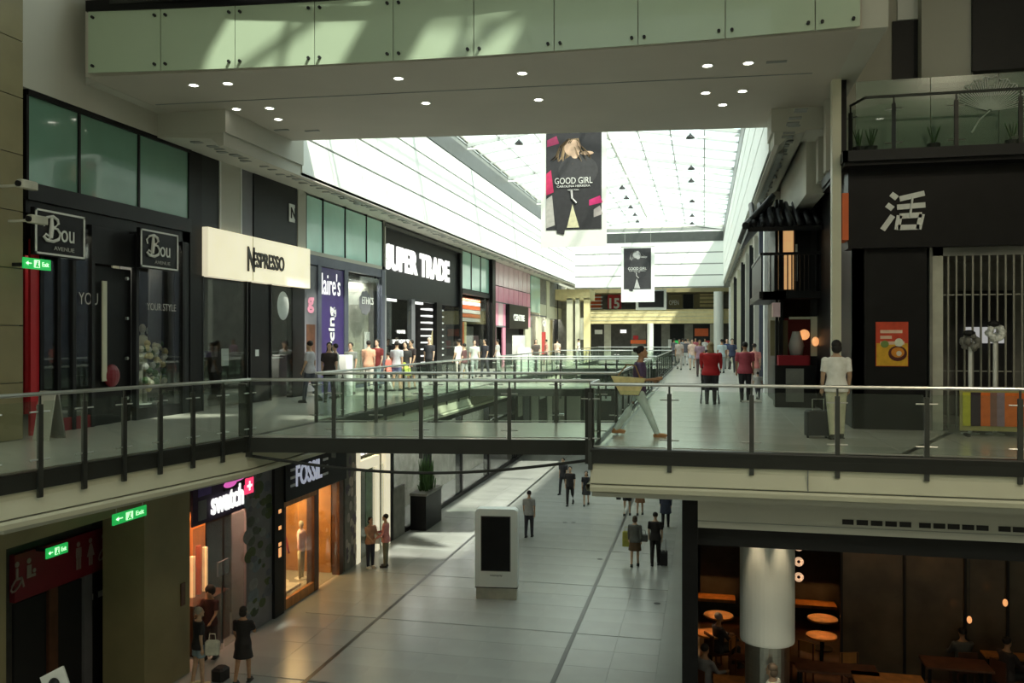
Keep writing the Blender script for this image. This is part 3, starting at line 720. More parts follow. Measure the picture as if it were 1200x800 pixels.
panel(t, XS, 643.5, 664, 3.3, 4.25, 'cream', 'fascia'); 
for p in (643.5,653.5,663): mull(t, XS, p, 0, 6.25, 'cream' if p != 653.5 else 'dark', .3, .3)
panel(t, XS, 645, 653, .1, 3.2, 'olive', 'window_backdrop', .1, -.4); panel(t, XS, 655, 662, .1, 3.2, 'intgrey', 'window_backdrop', .1, -.4)
# corner block with beige pillars, then the far court
t = thing('corner_building', (-10.4,YE+1,0), 'beige corner block with tall openings at the left end of the mall', 'building')
XA = lambda px: xf(px, YE+.6)
B(-12.5,XA(691),YE+.6,YE+4,4.9,5.75).build('lintel', M['yellowish'], t)
for a, b, mm in ((664,671,'cream'),(674,679,'cream'),(684,691,'yellowish')):
    B(XA(a),XA(b),YE+.6,YE+1.2,0,5.0).build('pillar', M[mm], t)
B(-12.5,XA(684),YE+3.8,YE+4,0,5).build('back_wall', M['intgrey'], t)
B(XA(679.5),XA(683.5),YE+.9,YE+1.0,1.6,3.4).build('poster', M['letw'], t)
YF = 79.0
t = thing('far_court_building', (-4,YF,0), 'two-storey far court with yellow-cream balcony band and dark shops below', 'building')
xa, xb = -10.5, 4.0
B(xa,xb,YF-.3,YF,3.05,4.35).build('balcony_band', M['yellowish'], t)
for z in (3.35,3.7,4.05): B(xa,xb,YF-.33,YF-.3,z-.02,z+.02).build('band_line', M['cream'], t)
B(xa,xb,YF-.4,YF-.3,4.35,4.42).build('balcony_rail', M['dark'], t)
B(xa,xb,YF+3.8,YF+4,-0.0,9).build('back_wall', M['intgrey'], t)
B(xa,xb,YF-1,YF+4,5.85,6.2).build('soffit', M['olive'], t)
for a, b, mm in ((691,704,'orange'),(712,728,'red'),(783,800,'olive'),(801,812,'dark'),(813,820,'olive'),(820,838,'yellowish')):
    B(xf(a,YF+2),xf(b,YF+2),YF+2,YF+2.2,4.35,5.8).build('upper_shop', M[mm], t)
for k in range(4): B(xf(690,YF+1.9),xf(706,YF+1.9),YF+1.85,YF+1.9,4.5+.35*k,4.6+.35*k).build('shelf_stripe', M['letw'], t)
for k in range(4): B(xf(820,YF+1.9),xf(838,YF+1.9),YF+1.85,YF+1.9,4.5+.35*k,4.6+.35*k).build('shelf_stripe', M['olive'], t)
text('lettering','15',(xf(714,YF+1.9),YF+1.9,4.5),FX,FY,xf(726,YF+1.9)-xf(714,YF+1.9),1.0,M['letw'],t,.04,.03)
text('lettering','OPEN',(xf(784,YF+1.9),YF+1.9,4.8),FX,FY,.9,.45,M['letw'],t,.04,.02)
for a, b, mm in ((691,708,'intdark'),(708,716,'intpale'),(716,740,'intdark'),(740,757,'intgrey'),(767,775,'black'),(775,785,'intgrey'),(785,802,'black'),(802,812,'intgrey'),(812,832,'dark'),(832,840,'intpale')):
    B(xf(a,YF+1),xf(b,YF+1),YF+1,YF+1.2,0,3.0).build('shop_bay', M[mm], t)
for a, b, z0, z1, mm in ((697,706,2.1,2.5,'letw'),(727,734,2.2,2.5,'signw'),(739,757,1.2,1.55,'orange'),(742,748,1.6,1.95,'red'),(814,830,1.9,2.6,'orange'),(826,832,.7,1.5,'red'),(791,796,.8,1.5,'greenem'),(783,787,.8,1.6,'letw')):
    B(xf(a,YF+.9),xf(b,YF+.9),YF+.85,YF+.9,z0,z1).build('sign', M[mm], t)
for px in (762, 842):
    q = xf(px, YF-1); MB().cyl((q,YF-1,0),(q,YF-1,5.85 if px > 800 else 3.05),.28 if px < 800 else .42,seg=16).build('round_column', M['white'], t)
# hanging screen in the far court
t = thing('hanging_screen', (xf(763,72),72,3), 'white framed dark screen hanging below the far small banner', 'screen')
a, b = xf(745,72), xf(781,72)
B(a,b,72,72.15,at(763,363,Y=72).z,at(763,339,Y=72).z).build('frame', M['white'], t)
B(a+.22,b-.22,71.96,72,at(763,360,Y=72).z,at(763,341,Y=72).z).build('display', M['dark'], t)
for x in (a+.3,b-.3): MB().cyl((x,72.07,at(763,339,Y=72).z),(x,72.07,ZR+.42),.02,seg=6).build('cable', M['dark'], t)
# ================================================================ RIGHT UPPER SIDE
t = thing('shopfront', (XW,45,0), 'run of grey-blue shopfronts along the right walkway', 'shopfront')
B(XW+.4,XW+.6,27.5,YE,0,ZC).build('back_wall', M['bluegrey'], t)
B(XW,XW+.5,27.5,YE,5.6,ZC).build('fascia', M['plaster'], t)
for y, w_, mm in ((28.4,.5,'letw'),(31,.35,'bluegrey'),(34,.4,'plaster'),(37.5,.3,'dark'),(41,.45,'plaster'),(46,.3,'dark'),(51,.5,'cream'),(57,.4,'dark'),(63,.5,'cream'),(68,.5,'letw')):
    B(XW-.12,XW+.45,y,y+w_,0,5.7).build('pier', M[mm], t)
for a, b in ((29,31),(31.4,34),(34.4,37.5),(37.8,41),(41.5,46),(46.3,51),(51.5,57),(57.4,63)):
    B(XW+.1,XW+.14,a,b,.1,5.55).build('glass_pane', M['bluegrey'] if a < 40 else M['intgrey'], t)
# lantern-style tea house with balcony and tiled eave
YP = 23.3; PX = XW-.18
t = thing('tea_house', (3,YP,0), 'dark timber pavilion with tiled eave, balcony and warm-lit window', 'building')
B(PX+.1,PX+.2,YP+.05,27.4,0,5.4).build('side_wall', M['black'], t)
B(xf(950,YP),6.5,YP,YP+.1,0,5.4).build('front_wall', M['blackm'], t)
B(PX+.1,6.5,27.3,27.4,0,5.4).build('back_wall', M['intdark'], t)
B(PX,xf(912,YP),YP-.02,YP+.12,0,5.4).build('corner_post', M['black'], t)
zf = at(910,343,Y=YP).z; zs = at(910,300,Y=YP).z
B(PX-.35,xf(990,YP),YP-.75,YP+.1,zf-.18,zf).build('balcony_floor', M['black'], t)
B(PX-.45,PX+.2,YP-.75,27.0,zf-.18,zf).build('balcony_floor', M['black'], t)
yb_ = YP-.7
for px in list(range(903,950,5))+[956,962,968]:
    q = xf(px,yb_); B(q-.015,q+.015,yb_-.015,yb_+.015,zf,zs).build('baluster', M['black'], t)
B(PX-.35,xf(990,yb_),yb_-.03,yb_+.03,zs-.04,zs+.03).build('balcony_rail', M['black'], t)
B(PX-.42,PX-.36,yb_,26.8,zs-.04,zs+.03).build('balcony_rail', M['black'], t)
B(PX-.40,PX-.37,yb_,26.8,zf,zs-.05).build('balcony_side_panel', M['dark'], t)
B(xf(913,YP),xf(931,YP),YP+.25,YP+.3,zf+.1,at(915,266,Y=YP).z).build('lit_window', M['litpanel'], t)
B(xf(931,YP),xf(950,YP),YP-.0,YP+.1,zf,5.2).build('front_wall', M['black'], t)
B(xf(932,YP),xf(934.5,YP),YP-.02,YP-.0,zf+.3,zs+.3).build('white_strip', M['letw'], t)
# sloped tiled eave: rows of half-round tiles
ev = MB(); ze = at(880,272,Y=YP).z
ev.add([(PX-.75,YP-1.1,ze),(6.5,YP-1.1,ze),(6.5,YP+.6,ze+.75),(PX-.1,YP+.6,ze+.75),(PX-.75,YP-1.1,ze-.12),(6.5,YP-1.1,ze-.12),(PX-.1,YP+.6,ze+.6),(6.5,YP+.6,ze+.6)],
       [(0,1,2,3),(0,4,5,1),(4,6,7,5)])
ev.add([(PX-.75,YP-1.1,ze),(PX-.1,YP+.6,ze+.75),(PX-.1,27.3,ze+.75),(PX-.75,27.3,ze),(PX-.75,YP-1.1,ze-.12),(PX-.75,27.3,ze-.12),(PX-.1,27.3,ze+.6),(PX-.1,YP+.6,ze+.6)],[(0,1,2,3),(0,3,5,4),(4,5,6,7)])
ev.build('eave', M['black'], t)
pr = None
for k in range(20):
    x = PX-.6+.22*k
    if pr is None:
        m = MB(); m.tube([(x,YP-1.15,ze+.05),(x,YP-.6,ze+.29),(x+.02,YP+.55,ze+.80)], .075, 8); pr = m.build('roof_tile', M['dark'], t, smooth=True); c0 = WL[pr.name].copy()
    else: copychild(pr, 'roof_tile', c0+Vector((.22*k,0,0)), t)
for k in range(16):
    y = YP-.9+.26*k; MB().tube([(PX-.8,y,ze+.05),(PX-.1,y+.02,ze+.82)], .075, 8).build('roof_tile', M['dark'], t, smooth=True)
MB().tube([(PX-.8,YP-1.2,ze+.02),(PX-.1,YP+.6,ze+.86)], .1, 8).build('hip_ridge', M['dark'], t)
# lower window and counter
zz0, zz1 = at(930,417,Y=YP).z, at(930,371,Y=YP).z
B(xf(904,YP),xf(925,YP),YP+.4,YP+.45,zz0,at(910,375,Y=YP).z).build('screen_panel', M['olive'], t)
B(xf(925,YP),xf(958,YP),YP+1.4,YP+1.5,zz0-.3,zz1).build('window_backdrop', M['dred'], t)
B(xf(925,YP),xf(950,YP),YP+.02,YP+.08,at(930,374,Y=YP).z,zz1).build('strip_light', M['cream'], t)
B(xf(950,YP),xf(958,YP),YP-.02,YP+.05,zz0,zz1).build('white_post', M['cream'], t)
MB().ell((xf(945,YP),YP+.5,at(945,392,Y=YP).z),.14).build('lantern', M['warmlamp'], t)
MB().ell((xf(955,YP-.2),YP-.3,at(945,400,Y=YP).z),.09,.09,.12).build('lantern', M['warmlamp'], t)
MB().lathe([(.16,0),(.2,.25),(.13,.5),(.1,.62)],(xf(935,YP),YP+.4,zz0+.02)).build('mannequin_bust', M['letw'], t, smooth=True)
B(xf(912,YP-.4),xf(948,YP-.4),YP-.5,YP+.2,at(930,428,Y=YP-.5).z,zz0+.02).build('counter_cloth', M['redfab'], t)
B(xf(908,YP-.4),xf(955,YP-.4),YP-.45,YP+.2,0,at(930,428,Y=YP-.5).z).build('counter', M['black'], t)
B(xf(921,YP-.5),xf(942,YP-.5),YP-.5,YP-.46,.15,1.0).build('menu_board', M['intgrey'], t)
for k in range(6): B(xf(960,YP)+.12*k,xf(960,YP)+.12*k+.05,YP-.06,YP,0,1.6).build('slat', M['woodd'], t)
MB().box(xf(905,YP-.8),xf(914,YP-.8),YP-.9,YP-.7,at(910,372,Y=YP).z,at(910,356,Y=YP).z).build('hanging_sign', M['pinkp'], t)
# dark restaurant block with the character sign
YB = 17.8; x0 = xf(1000,YB); t = thing('shopfront', (5,YB,0), 'black corner restaurant with a white character sign and folding gate', 'shopfront')
zs0, zs1 = at(1040,290,Y=YB-.2).z, 5.05
B(x0,xf(1086,YB),YB,YB+.2,0,zs0).build('front_wall', M['black'], t)
B(x0,x0+.2,YB,YP,0,5.3).build('side_wall', M['black'], t)
B(xf(994,YB-.2),12,YB-.2,YB+.3,zs0,5.05).build('fascia', M['black'], t)
B(xf(986,YB-.2),xf(993.5,YB-.2),YB-.3,YB+.3,at(990,283,Y=YB).z,at(990,229,Y=YB).z).build('orange_side_sign', M['orange'], t)
ca, cb = xf(1034,YB-.2), xf(1084,YB-.2); za, zb = at(1060,270,Y=YB-.2).z, at(1060,226,Y=YB-.2).z
W_, H_ = cb-ca, zb-za; m = MB()
for a, b in (((.20,.98),(.34,.86)),((.10,.70),(.24,.58)),((.00,.03),(.24,.40)),((.40,.84),(.98,.97)),((.34,.62),(1.0,.66)),((.70,.90),(.64,.36)),((.40,.38),(.92,.40)),((.40,.40),(.34,.02)),((.92,.42),(.84,.02)),((.36,.08),(.86,.08))):
    m.bar((ca+W_*a[0],YB-.22,za+H_*a[1]),(ca+W_*b[0],YB-.22,za+H_*b[1]), .03, .10)
m.build('character_sign', M['letw'], t)
# ramen poster
pa, pb = xf(1026,YB), xf(1064,YB); z0, z1 = at(1045,429,Y=YB).z, at(1045,377,Y=YB).z
po = tag(B(pa,pb,YB-.03,YB,z0,z1).build('poster', hexm((.62,.07,.03))), 'red and yellow food poster with a bowl on the black wall', 'poster')
B(pa+.01,pb-.01,YB-.036,YB-.03,z0+.01,z0+(z1-z0)*.52).build('yellow_field', hexm((.72,.40,.03)), po)
pc = Vector(((pa+pb)/2+.1,YB-.04,z0+.25)); MB().ell(pc,.17,.012,.15).build('bowl', hexm((.10,.02,.015)), po)
MB().ell(pc+Vector((0,-.01,.02)),.12,.01,.10).build('soup', hexm((.75,.28,.03)), po); MB().ell(pc+Vector((.02,-.02,-.0)),.05,.01,.05).build('egg', hexm((.85,.75,.6)), po)
MB().ell((pa+.16,YB-.04,z0+.43),.075,.01,.07).build('herb_bowl', hexm((.2,.3,.08)), po); MB().ell((pb-.17,YB-.04,z0+.46),.08,.01,.085).build('cup', hexm((.8,.8,.65)), po)
for k, wd in enumerate((.42,.22,.46)): 
    B(pa+.08,pa+.08+wd*.95,YB-.037,YB-.03,z1-.22-.11*k,z1-.16-.11*k).build('text_line', hexm((.85,.6,.45)), po)
# folding gate
gx0, gx1 = xf(1088,YB+.1), xf(1240,YB+.1); zt = at(1120,287,Y=YB).z
g = thing('folding_gate', (gx0,YB+.1,0), 'closed folding gate of pale vertical bars in front of the dark restaurant', 'gate')
B(gx0,gx0+.05,YB+.0,YB+.3,0,zt).build('jamb', M['intgrey'], g); B(gx0+.06,xf(1106,YB),YB+.05,YB+.25,0,zt).build('stack_panel', M['intpale'], g)
pr = None
for k in range(16):
    x = xf(1111+k*9.6,YB+.1)
    b = B(x-.015,x+.015,YB+.08,YB+.12,0.05,zt-.05)
    if pr is None: pr = b.build('bar', M['dull'], g); c0 = WL[pr.name].copy(); x00 = x
    else: copychild(pr, 'bar', c0+Vector((x-x00,0,0)), g)
for z in (.9+.25, at(1120,345,Y=YB).z, 0.1): B(gx0,gx1,YB+.12,YB+.14,z-.012,z+.012).build('rail', M['dull'], g)
B(gx0,gx1,YB+.05,YB+.2,zt-.2,zt).build('head_track', M['intgrey'], g)
# interior behind the gate
t = thing('restaurant_interior', (6,21.5,0), 'grey interior wall with pale serving hatch behind the folding gate', 'interior')
B(x0+.3,12,21.4,21.6,0,5).build('back_wall', M['intgrey'], t); B(xf(1125,21),xf(1190,21),21.2,21.35,0,at(1150,340,Y=21).z).build('hatch_recess', M['blackm'], t)
B(xf(1133,21),xf(1181,21),21.1,21.2,at(1150,402,Y=21).z,at(1150,383,Y=21).z).build('lit_hatch', mat('pale_hatch',(.6,.6,.58),.5,emit=(1,1,1),es=.22), t)
B(x0+.3,12,YB+.4,21.4,zs0,zs0+.1).build('ceiling', M['intgrey'], t)
# striped low screen in front of the gate
sx0, sx1, YS = xf(1125,YB-.9), xf(1230,YB-.9), YB-.9
t = thing('low_screen', (sx0,YS,0), 'low yellow-framed screen with orange, black and mauve stripes', 'screen')
zz0, zz1 = at(1160,505,Y=YS).z, at(1160,456,Y=YS).z; zz0 = max(zz0,.02)
B(sx0,sx1,YS,YS+.06,zz0,zz1).build('frame', hexm((.35,.33,.14)), t)
cols_ = [(.55,.55,.05),(.03,.015,.03),(.75,.16,.02),(.25,.12,.10),(.28,.20,.26),(.75,.17,.02),(.70,.15,.03),(.22,.08,.04),(.20,.10,.16),(.6,.2,.05),(.1,.03,.05)]
wds = [9,12,11,8,9,16,8,10,9,12,12]; x = 1128
for c_, w_ in zip(cols_, wds):
    B(xf(x,YS),xf(x+w_,YS),YS-.02,YS,zz0+.09,zz1-.06).build('stripe', hexm(c_), t); x += w_
for q in (sx0+.1,sx1-.1): B(q,q+.05,YS-.1,YS+.16,0,.05).build('foot', M['dark'], t)
# balls on white stems
for px, py, hd in ((1137,401,'dark'),(1166,390,'letw')):
    x = xf(px,YB-.45); z = at(px,py,Y=YB-.45).z
    t = thing('flower_stand', (x,YB-.45,0), ('dark' if hd == 'dark' else 'white')+' round flower ball on a white stem behind the striped screen', 'flower stand')
    MB().cyl((x,YB-.45,0.02),(x,YB-.45,z-.08),.035,seg=10).build('stem', M['letw'], t); MB().lathe([(.16,0),(.16,.02)],(x,YB-.45,0)).build('base', M['letw'], t)
    m = MB(); 
    for k in range(26):
        a_, b_ = random.uniform(0,6.28), random.uniform(-1,1); r_ = math.sqrt(1-b_*b_)*.13; m.ell((x+r_*math.cos(a_),YB-.45+r_*math.sin(a_),z+.13*b_),.06,seg=6,rings=4)
    m.build('blossom', M['intgrey'] if hd == 'dark' else M['letw'], t, kind=None)
    MB().ell((x-.02,YB-.45,z+.17),.11,.1,.06).build('cap', M['blackm'], t)
# pale trim pillar
tag(B(xf(974.5,17.6),xf(985,17.6),17.5,17.75,0,6.8).build('corner_pillar', M['cream']), kind='structure')
tag(B(xf(985,17.5),xf(993,17.5),17.6,17.9,5.0,7.0).build('corner_pillar', M['black']), kind='structure')
# balcony above
bz = 5.3; YC = 17.2
S('balcony_slab', MB().box(xf(990,YC),12,YC,20.3,5.05,5.3), M['black'])
S('trim_balcony', MB().box(xf(988,YC-.05),12,YC-.1,YC,5.12,5.32).box(xf(988,YC-.05),xf(993,YC),YC-.1,20.2,5.12,5.32), M['dark'])
railing([(xf(1003,YC),YC+.6),(xf(1015,YC),YC+.05),(xf(1098,YC),YC+.05),(xf(1186,YC),YC+.05),(xf(1275,YC),YC+.05)], 'dark glass railing of the balcony above the black restaurant', 4, zb=bz, lower=-.2, top_m='post', post_m='slab')
YG = 18.0
t = thing('frosted_screen', (6,YG,bz), 'tall frosted glass screen with a white ginkgo leaf drawn on it', 'screen')
for a, b in ((1003,1090),(1091,1170),(1171,1260)): B(xf(a,YG),xf(b,YG),YG,YG+.02,bz,at(1100,90,Y=YG).z).build('glass_pane', GF, t)
# ginkgo leaf: fan of thin veins
o = Vector((xf(1160,YG-.02),YG-.02,at(1160,130,Y=YG).z)); m = MB()
for k in range(34):
    a = math.radians(8+150*k/33); r = .62*(1+.07*math.sin(k*1.7))*(1 if abs(k-17) > 1 else .8)
    pts = [o+Vector((r*u*math.cos(a+.25*(u-1)*(.5-k/33)),0,r*u*math.sin(a+.25*(u-1)*(.5-k/33)))) for u in (.06,.35,.7,1)]
    m.tube(pts, [.005,.008,.010,.008], 4)
rim = [o+Vector((.64*(1+.05*math.sin(k*1.7))*math.cos(math.radians(8+150*k/33)),0,.64*(1+.05*math.sin(k*1.7))*math.sin(math.radians(8+150*k/33)))) for k in range(34)]
m.tube(rim,.008,4); m.tube([o,o+Vector((-.18,0,-.16)),o+Vector((-.32,0,-.4))],[.012,.014,.02],5)
m.build('leaf_drawing', M['letw'], t)
PLAB = {1008:'in the corner of the balcony',1022:'second from the corner',1096:'beside the middle post of the balcony',1188:'below the ginkgo leaf drawing'}
for px in (1008,1022,1096,1188): 
    q = xf(px,YC+.5); m = MB()
    for k in range(10):
        a = random.uniform(0,6.28); m.tube([(q,YC+.6,bz+.2),(q+.12*math.cos(a),YC+.6+.1*math.sin(a),bz+.55)],[.02,.004],4)
    pt = thing('potted_plant', (q,YC+.6,bz), 'small dark potted plant '+PLAB[px], 'plant', 'balcony plants')
    m.build('foliage', M['leaf'], pt); MB().lathe([(.09,0),(.12,.22)],(q,YC+.6,bz)).build('pot', M['blackm'], pt)

# ================================================================ BANNERS, PENDANTS, CAMERAS
def banner(Y, pl, pr_, pt_, pb_, ytop, ybot, zt, label, big):
    xa, xb = xf(pl,Y), xf(pr_,Y); zb = at(pl,pb_,Y=Y).z
    t = thing('banner', ((xa+xb)/2,Y,zb), label, 'banner')
    B(xa,xb,Y,Y+.02,zb,zt).build('cloth', M['white'], t)
    ia, ib = xf(pt_[0],Y), xf(pt_[1],Y); i0, i1 = at(pl,ybot,Y=Y).z, min(zt-.02, at(pl,ytop,Y=Y).z)
    B(ia,ib,Y-.01,Y,i0,i1).build('dark_print', hexm((.03,.03,.035)), t)
    W_, H_ = ib-ia, i1-i0
    P = lambda u, v, d=.02: (ia+W_*u, Y-d, i0+H_*v)
    if big:
        for u0, u1, v0, v1, mm in ((0,.12,.36,.62,(.55,.03,.12)),(0.02,.22,.86,.97,(.35,.04,.12)),(.78,1,.24,.34,(.6,.03,.18)),(.0,.14,.02,.36,(.45,.44,.42)),(.86,1,.12,.24,(.42,.38,.38))):
            MB().add([(ia+W_*u0,Y-.013,i0+H_*v0),(ia+W_*(u1+.02),Y-.013,i0+H_*(v0+.03)),(ia+W_*(u1-.03),Y-.013,i0+H_*v1),(ia+W_*u0,Y-.013,i0+H_*(v1-.04))],[(0,1,2,3)]).build('print_patch', hexm(mm), t)
    g = 1 if big else .55
    skin = (.72,.50,.36) if big else (.5,.5,.5); hair = (.30,.21,.12) if big else (.25,.25,.25)
    for k in range(16):
        u0 = .40+.012*k; u1 = .14+.045*k; w_ = random.uniform(-.05,.05)
        MB().tube([P(u0,.935,.012),P(.5*(u0+u1)-.05+w_,.86,.013),P(u1+w_,.76,.013),P(u1-.03-w_,.66+.06*abs(k-8)/8,.013)],[W_*.012,W_*.03,W_*.028,W_*.008],5,ry=.1).build('hair_print', hexm(tuple(c*(.35+.11*(k*5%8)) for c in hair)), t)
    MB().ell(P(.48,.84,.018),W_*.15,.004,H_*.085).build('face_print', hexm(skin), t); MB().ell(P(.53,.75,.016),W_*.08,.004,H_*.05).build('neck_print', hexm(skin), t)
    MB().ell(P(.58,.60,.017),W_*.36,.004,H_*.17).build('jacket_print', hexm((.05,.05,.055)), t)
    MB().ell(P(.74,.78,.019),W_*.12,.004,H_*.02).build('hand_print', hexm(skin), t)
    MB().add([P(.48,.26),P(.60,.02),P(.38,.02)],[(0,1,2)]).build('bottle_print', hexm((.65,.62,.42) if big else (.5,.5,.5)), t)
    MB().tube([P(.46,.4,.018),P(.47,.32,.018),P(.55,.27,.018)],.03*g,5).build('chain_print', hexm((.6,.6,.6)), t)
    MB().add([P(.17,.12),P(.38,.12),P(.33,-.05),P(.2,-.03)],[(0,1,2,3)]).build('boot_print', hexm((.03,.03,.035)), t)
    text('lettering','GOOD GIRL',(ia+W_*.16,Y-.03,i0+H_*.47),FX,FY,W_*.68,H_*.065,M['letw'],t,.004)
    text('lettering','CAROLINA HERRERA',(ia+W_*.2,Y-.03,i0+H_*.435),FX,FY,W_*.6,H_*.022,M['letw'],t,.004)
    text('lettering','NEW YORK',(ia+W_*.40,Y-.03,i0+H_*.40),FX,FY,W_*.2,H_*.013,M['letw'],t,.004)
    MB().cyl((xa-.03,Y+.01,zt),(xb+.03,Y+.01,zt),.025,seg=8).build('top_bar', M['steel'], t)
    for x in (xa+.2, xb-.2): MB().cyl((x,Y+.01,zt),(x,Y+.01,rz(x)+.06),.008,seg=5).build('cable', M['steel'], t)
banner(24.4, 634, 711, (640,705), 290, 157, 270, 8.05, 'large white-bordered fashion banner hanging nearest, in front of the skylight', True)
banner(47, 728, 767, (731,763), 354, 291, 339, at(745,289,Y=47).z, 'smaller grey banner with the same print hanging farther down the mall', False)
PNL = [k+' of the right-hand row' for k in ('nearest','second','third','fourth','fifth','farthest')]+[k+' of the middle row right of the large banner' for k in ('nearest','second','third','fourth','farthest')]+['alone left of the large banner']
def pendant(px, py, d):
    q = at(px, py, D=d)
    t = thing('pendant_lamp', q, 'dark conical pendant lamp, '+PNL.pop(0), 'lamp', 'conical pendants below the skylight')
    MB().lathe([(.17,-.1),(.16,-.06),(.03,.07),(.02,.1)], q, seg=12).build('shade', M['dark'], t)
    MB().cyl((q.x,q.y,q.z+.1),(q.x,q.y,max(q.z+.3, rz(q.x)+.06)),.012,seg=5).build('cable', M['steel'], t)
for px, py, d in ((809,159,33),(810,196,40),(810,211,44),(811,235,52),(811,252,58),(811,261,62),(729,219,44),(734,231,49),(739,242,54),(744,251,59),(747,259,63),(608,166,33)): pendant(px, py, d)
def cctv(px, py, X, label):
    q = at(px, py, X=X); t = thing('security_camera', q, label, 'camera')
    MB().box(q.x-.5,q.x-.05,q.y-.03,q.y+.03,q.z-.02,q.z+.02).build('arm', M['intpale'], t)
    MB().rbox(q.x-.02,q.x+.12,q.y-.16,q.y+.2,q.z-.06,q.z+.08,.02).build('housing', M['intpale'], t)
    MB().cyl((q.x+.05,q.y-.2,q.z),(q.x+.05,q.y-.16,q.z),.05,seg=12).build('lens', M['black'], t)
cctv(28, 217, -11.25, 'upper small pale security camera on the stone pillar')
cctv(40, 258, -11.15, 'lower security camera on the stone pillar beside the hanging sign')
def exit_sign(px0, px1, y0, y1, X, label, rod, arrow=True):
    ya, yb = yl(px0,X), yl(px1,X); z1, z0 = at(px0,y0,X=X).z, at(px0,y1,X=X).z
    t = thing('exit_sign', (X,(ya+yb)/2,z0), label, 'sign')
    MB().rbox(X-.04,X+.0,ya,yb,z0,z1,.006).build('box', M['greenem'], t)
    H_ = z1-z0; W_ = yb-ya; zc = (z0+z1)/2; m = MB()
    m.box(X+.001,X+.012,ya+W_*.08,ya+W_*.26,zc-H_*.05,zc+H_*.05)
    m.add([(X+.012,ya+W_*.05,zc),(X+.012,ya+W_*.14,zc+H_*.22),(X+.012,ya+W_*.14,zc-H_*.22)],[(0,1,2)])
    m.build('arrow', M['exitw'], t)
    m = MB(); m.box(X+.001,X+.012,ya+W_*.36,ya+W_*.56,zc-H_*.35,zc+H_*.35); m.build('doorway_symbol', M['exitw'], t)
    m = MB(); m.ell((X+.02,ya+W_*.47,zc+H_*.2),.01,W_*.02,H_*.07); m.bar((X+.02,ya+W_*.46,zc+H_*.12),(X+.02,ya+W_*.44,zc-H_*.1),.008,.03); m.bar((X+.02,ya+W_*.44,zc-H_*.1),(X+.02,ya+W_*.40,zc-H_*.28),.008,.025); m.bar((X+.02,ya+W_*.44,zc-H_*.1),(X+.02,ya+W_*.5,zc-H_*.28),.008,.025)
    m.build('running_figure', M['greenem'], t)
    text('lettering','Exit',(X+.001,ya+W_*.66,zc-H_*.2),LX,LY,W_*.24,H_*.42,M['exitw'],t,.01)
    if rod: 
        for yy in (ya+.1,yb-.1): MB().cyl((X-.02,yy,z1),(X-.02,yy,rod),.01,seg=6).build('hanger', M['steel'], t)
    else: B(X-.5,X-.04,(ya+yb)/2-.03,(ya+yb)/2+.03,zc-.03,zc+.03).build('bracket', M['dark'], t)
    return t
exit_sign(28, 60, 301, 314, -11.2, 'green illuminated exit sign on the stone pillar below the hanging sign', None)
exit_sign(133, 172, 603, 616, -10.6, 'green illuminated exit sign hanging below the left walkway', -.72)
exit_sign(55, 80, 643, 655, -12.3, 'small green exit sign on the dark red toilet band', None)

# ================================================================ LOWER LEVEL, LEFT
XT = -12.9
S('wall_lower_left', MB().box(-12.2,-11.4,9,yl(200,XL)-.9,-1.75,-.7), M['olive'])
S('pillar_lower', MB().box(-12.4,-11.4,yl(200,XL)-.9+.0,yl(224,XL)-.05,ZL,-.7), M['olive'])
S('pillar_lower', MB().box(-12.4,-11.5,11,yl(13,XL),ZL,-.7), M['olive'])
t = thing('toilet_entrance', (XT,17,ZL), 'dark recessed toilet entrance under a dark red pictogram band', 'entrance')
B(XT-.1,XT,11,yl(200,XL)-.6,ZL,-.72).build('back_wall', M['intdark'], t)
bnd = B(XT,XT+.12,yl(11,XT),yl(152,XT),-3.25,-2.35).build('sign_band', M['dred'], t)
def pict(px, kind, s=.55, zc=-2.78):
    X = XT+.13; y = yl(px, X); m = MB()
    m.ell((X,y,zc+s*.45),.01,s*.1,s*.1)
    if kind == 'man': m.box(X,X+.01,y-s*.14,y+s*.14,zc-s*.05,zc+s*.32).box(X,X+.01,y-s*.12,y-s*.02,zc-s*.5,zc).box(X,X+.01,y+s*.02,y+s*.12,zc-s*.5,zc)
    elif kind == 'woman': m.add([(X+.01,y-s*.06,zc+s*.34),(X+.01,y+s*.06,zc+s*.34),(X+.01,y+s*.22,zc-s*.15),(X+.01,y-s*.22,zc-s*.15)],[(3,2,1,0)]).box(X,X+.01,y-s*.1,y-s*.02,zc-s*.5,zc-s*.1).box(X,X+.01,y+s*.02,y+s*.1,zc-s*.5,zc-s*.1)
    elif kind == 'wheelchair':
        m.box(X,X+.01,y-s*.05,y+s*.04,zc-s*.05,zc+s*.32).box(X,X+.01,y-s*.05,y+s*.22,zc-s*.1,zc-s*.02).bar((X,y+s*.2,zc-s*.05),(X,y+s*.3,zc-s*.4),.02,.04)
        m.tube([(X,y-s*.02+s*.24*math.cos(a/8*5),zc-s*.22+s*.24*math.sin(a/8*5+2.4)) for a in range(9)], .02, 5)
    else: m.box(X,X+.01,y-s*.1,y+s*.1,zc-s*.15,zc+s*.3).box(X,X+.01,y+s*.1,y+s*.3,zc-s*.15,zc-s*.05).ell((X,y+s*.25,zc+s*.05),.01,s*.08,s*.08)
    m.build('pictogram', mat('dull_pictogram',(.30,.22,.20),.6), bnd)
for px, k in ((20,'wheelchair'),(34,'baby'),(92,'man'),(106,'woman'),(121,'wheelchair'),(138,'baby')): pict(px, k)
for a, b in ((14,52),(62,96),(101,146)): B(XT,XT+.05,yl(a,XT),yl(b,XT),ZL,-3.3).build('door', M['blackm'], t)
for a in (57,98,150): B(XT,XT+.12,yl(a,XT)-.12,yl(a,XT)+.12,ZL,-3.25).build('door_post', M['woodd'] if a == 57 else M['greysh'], t)
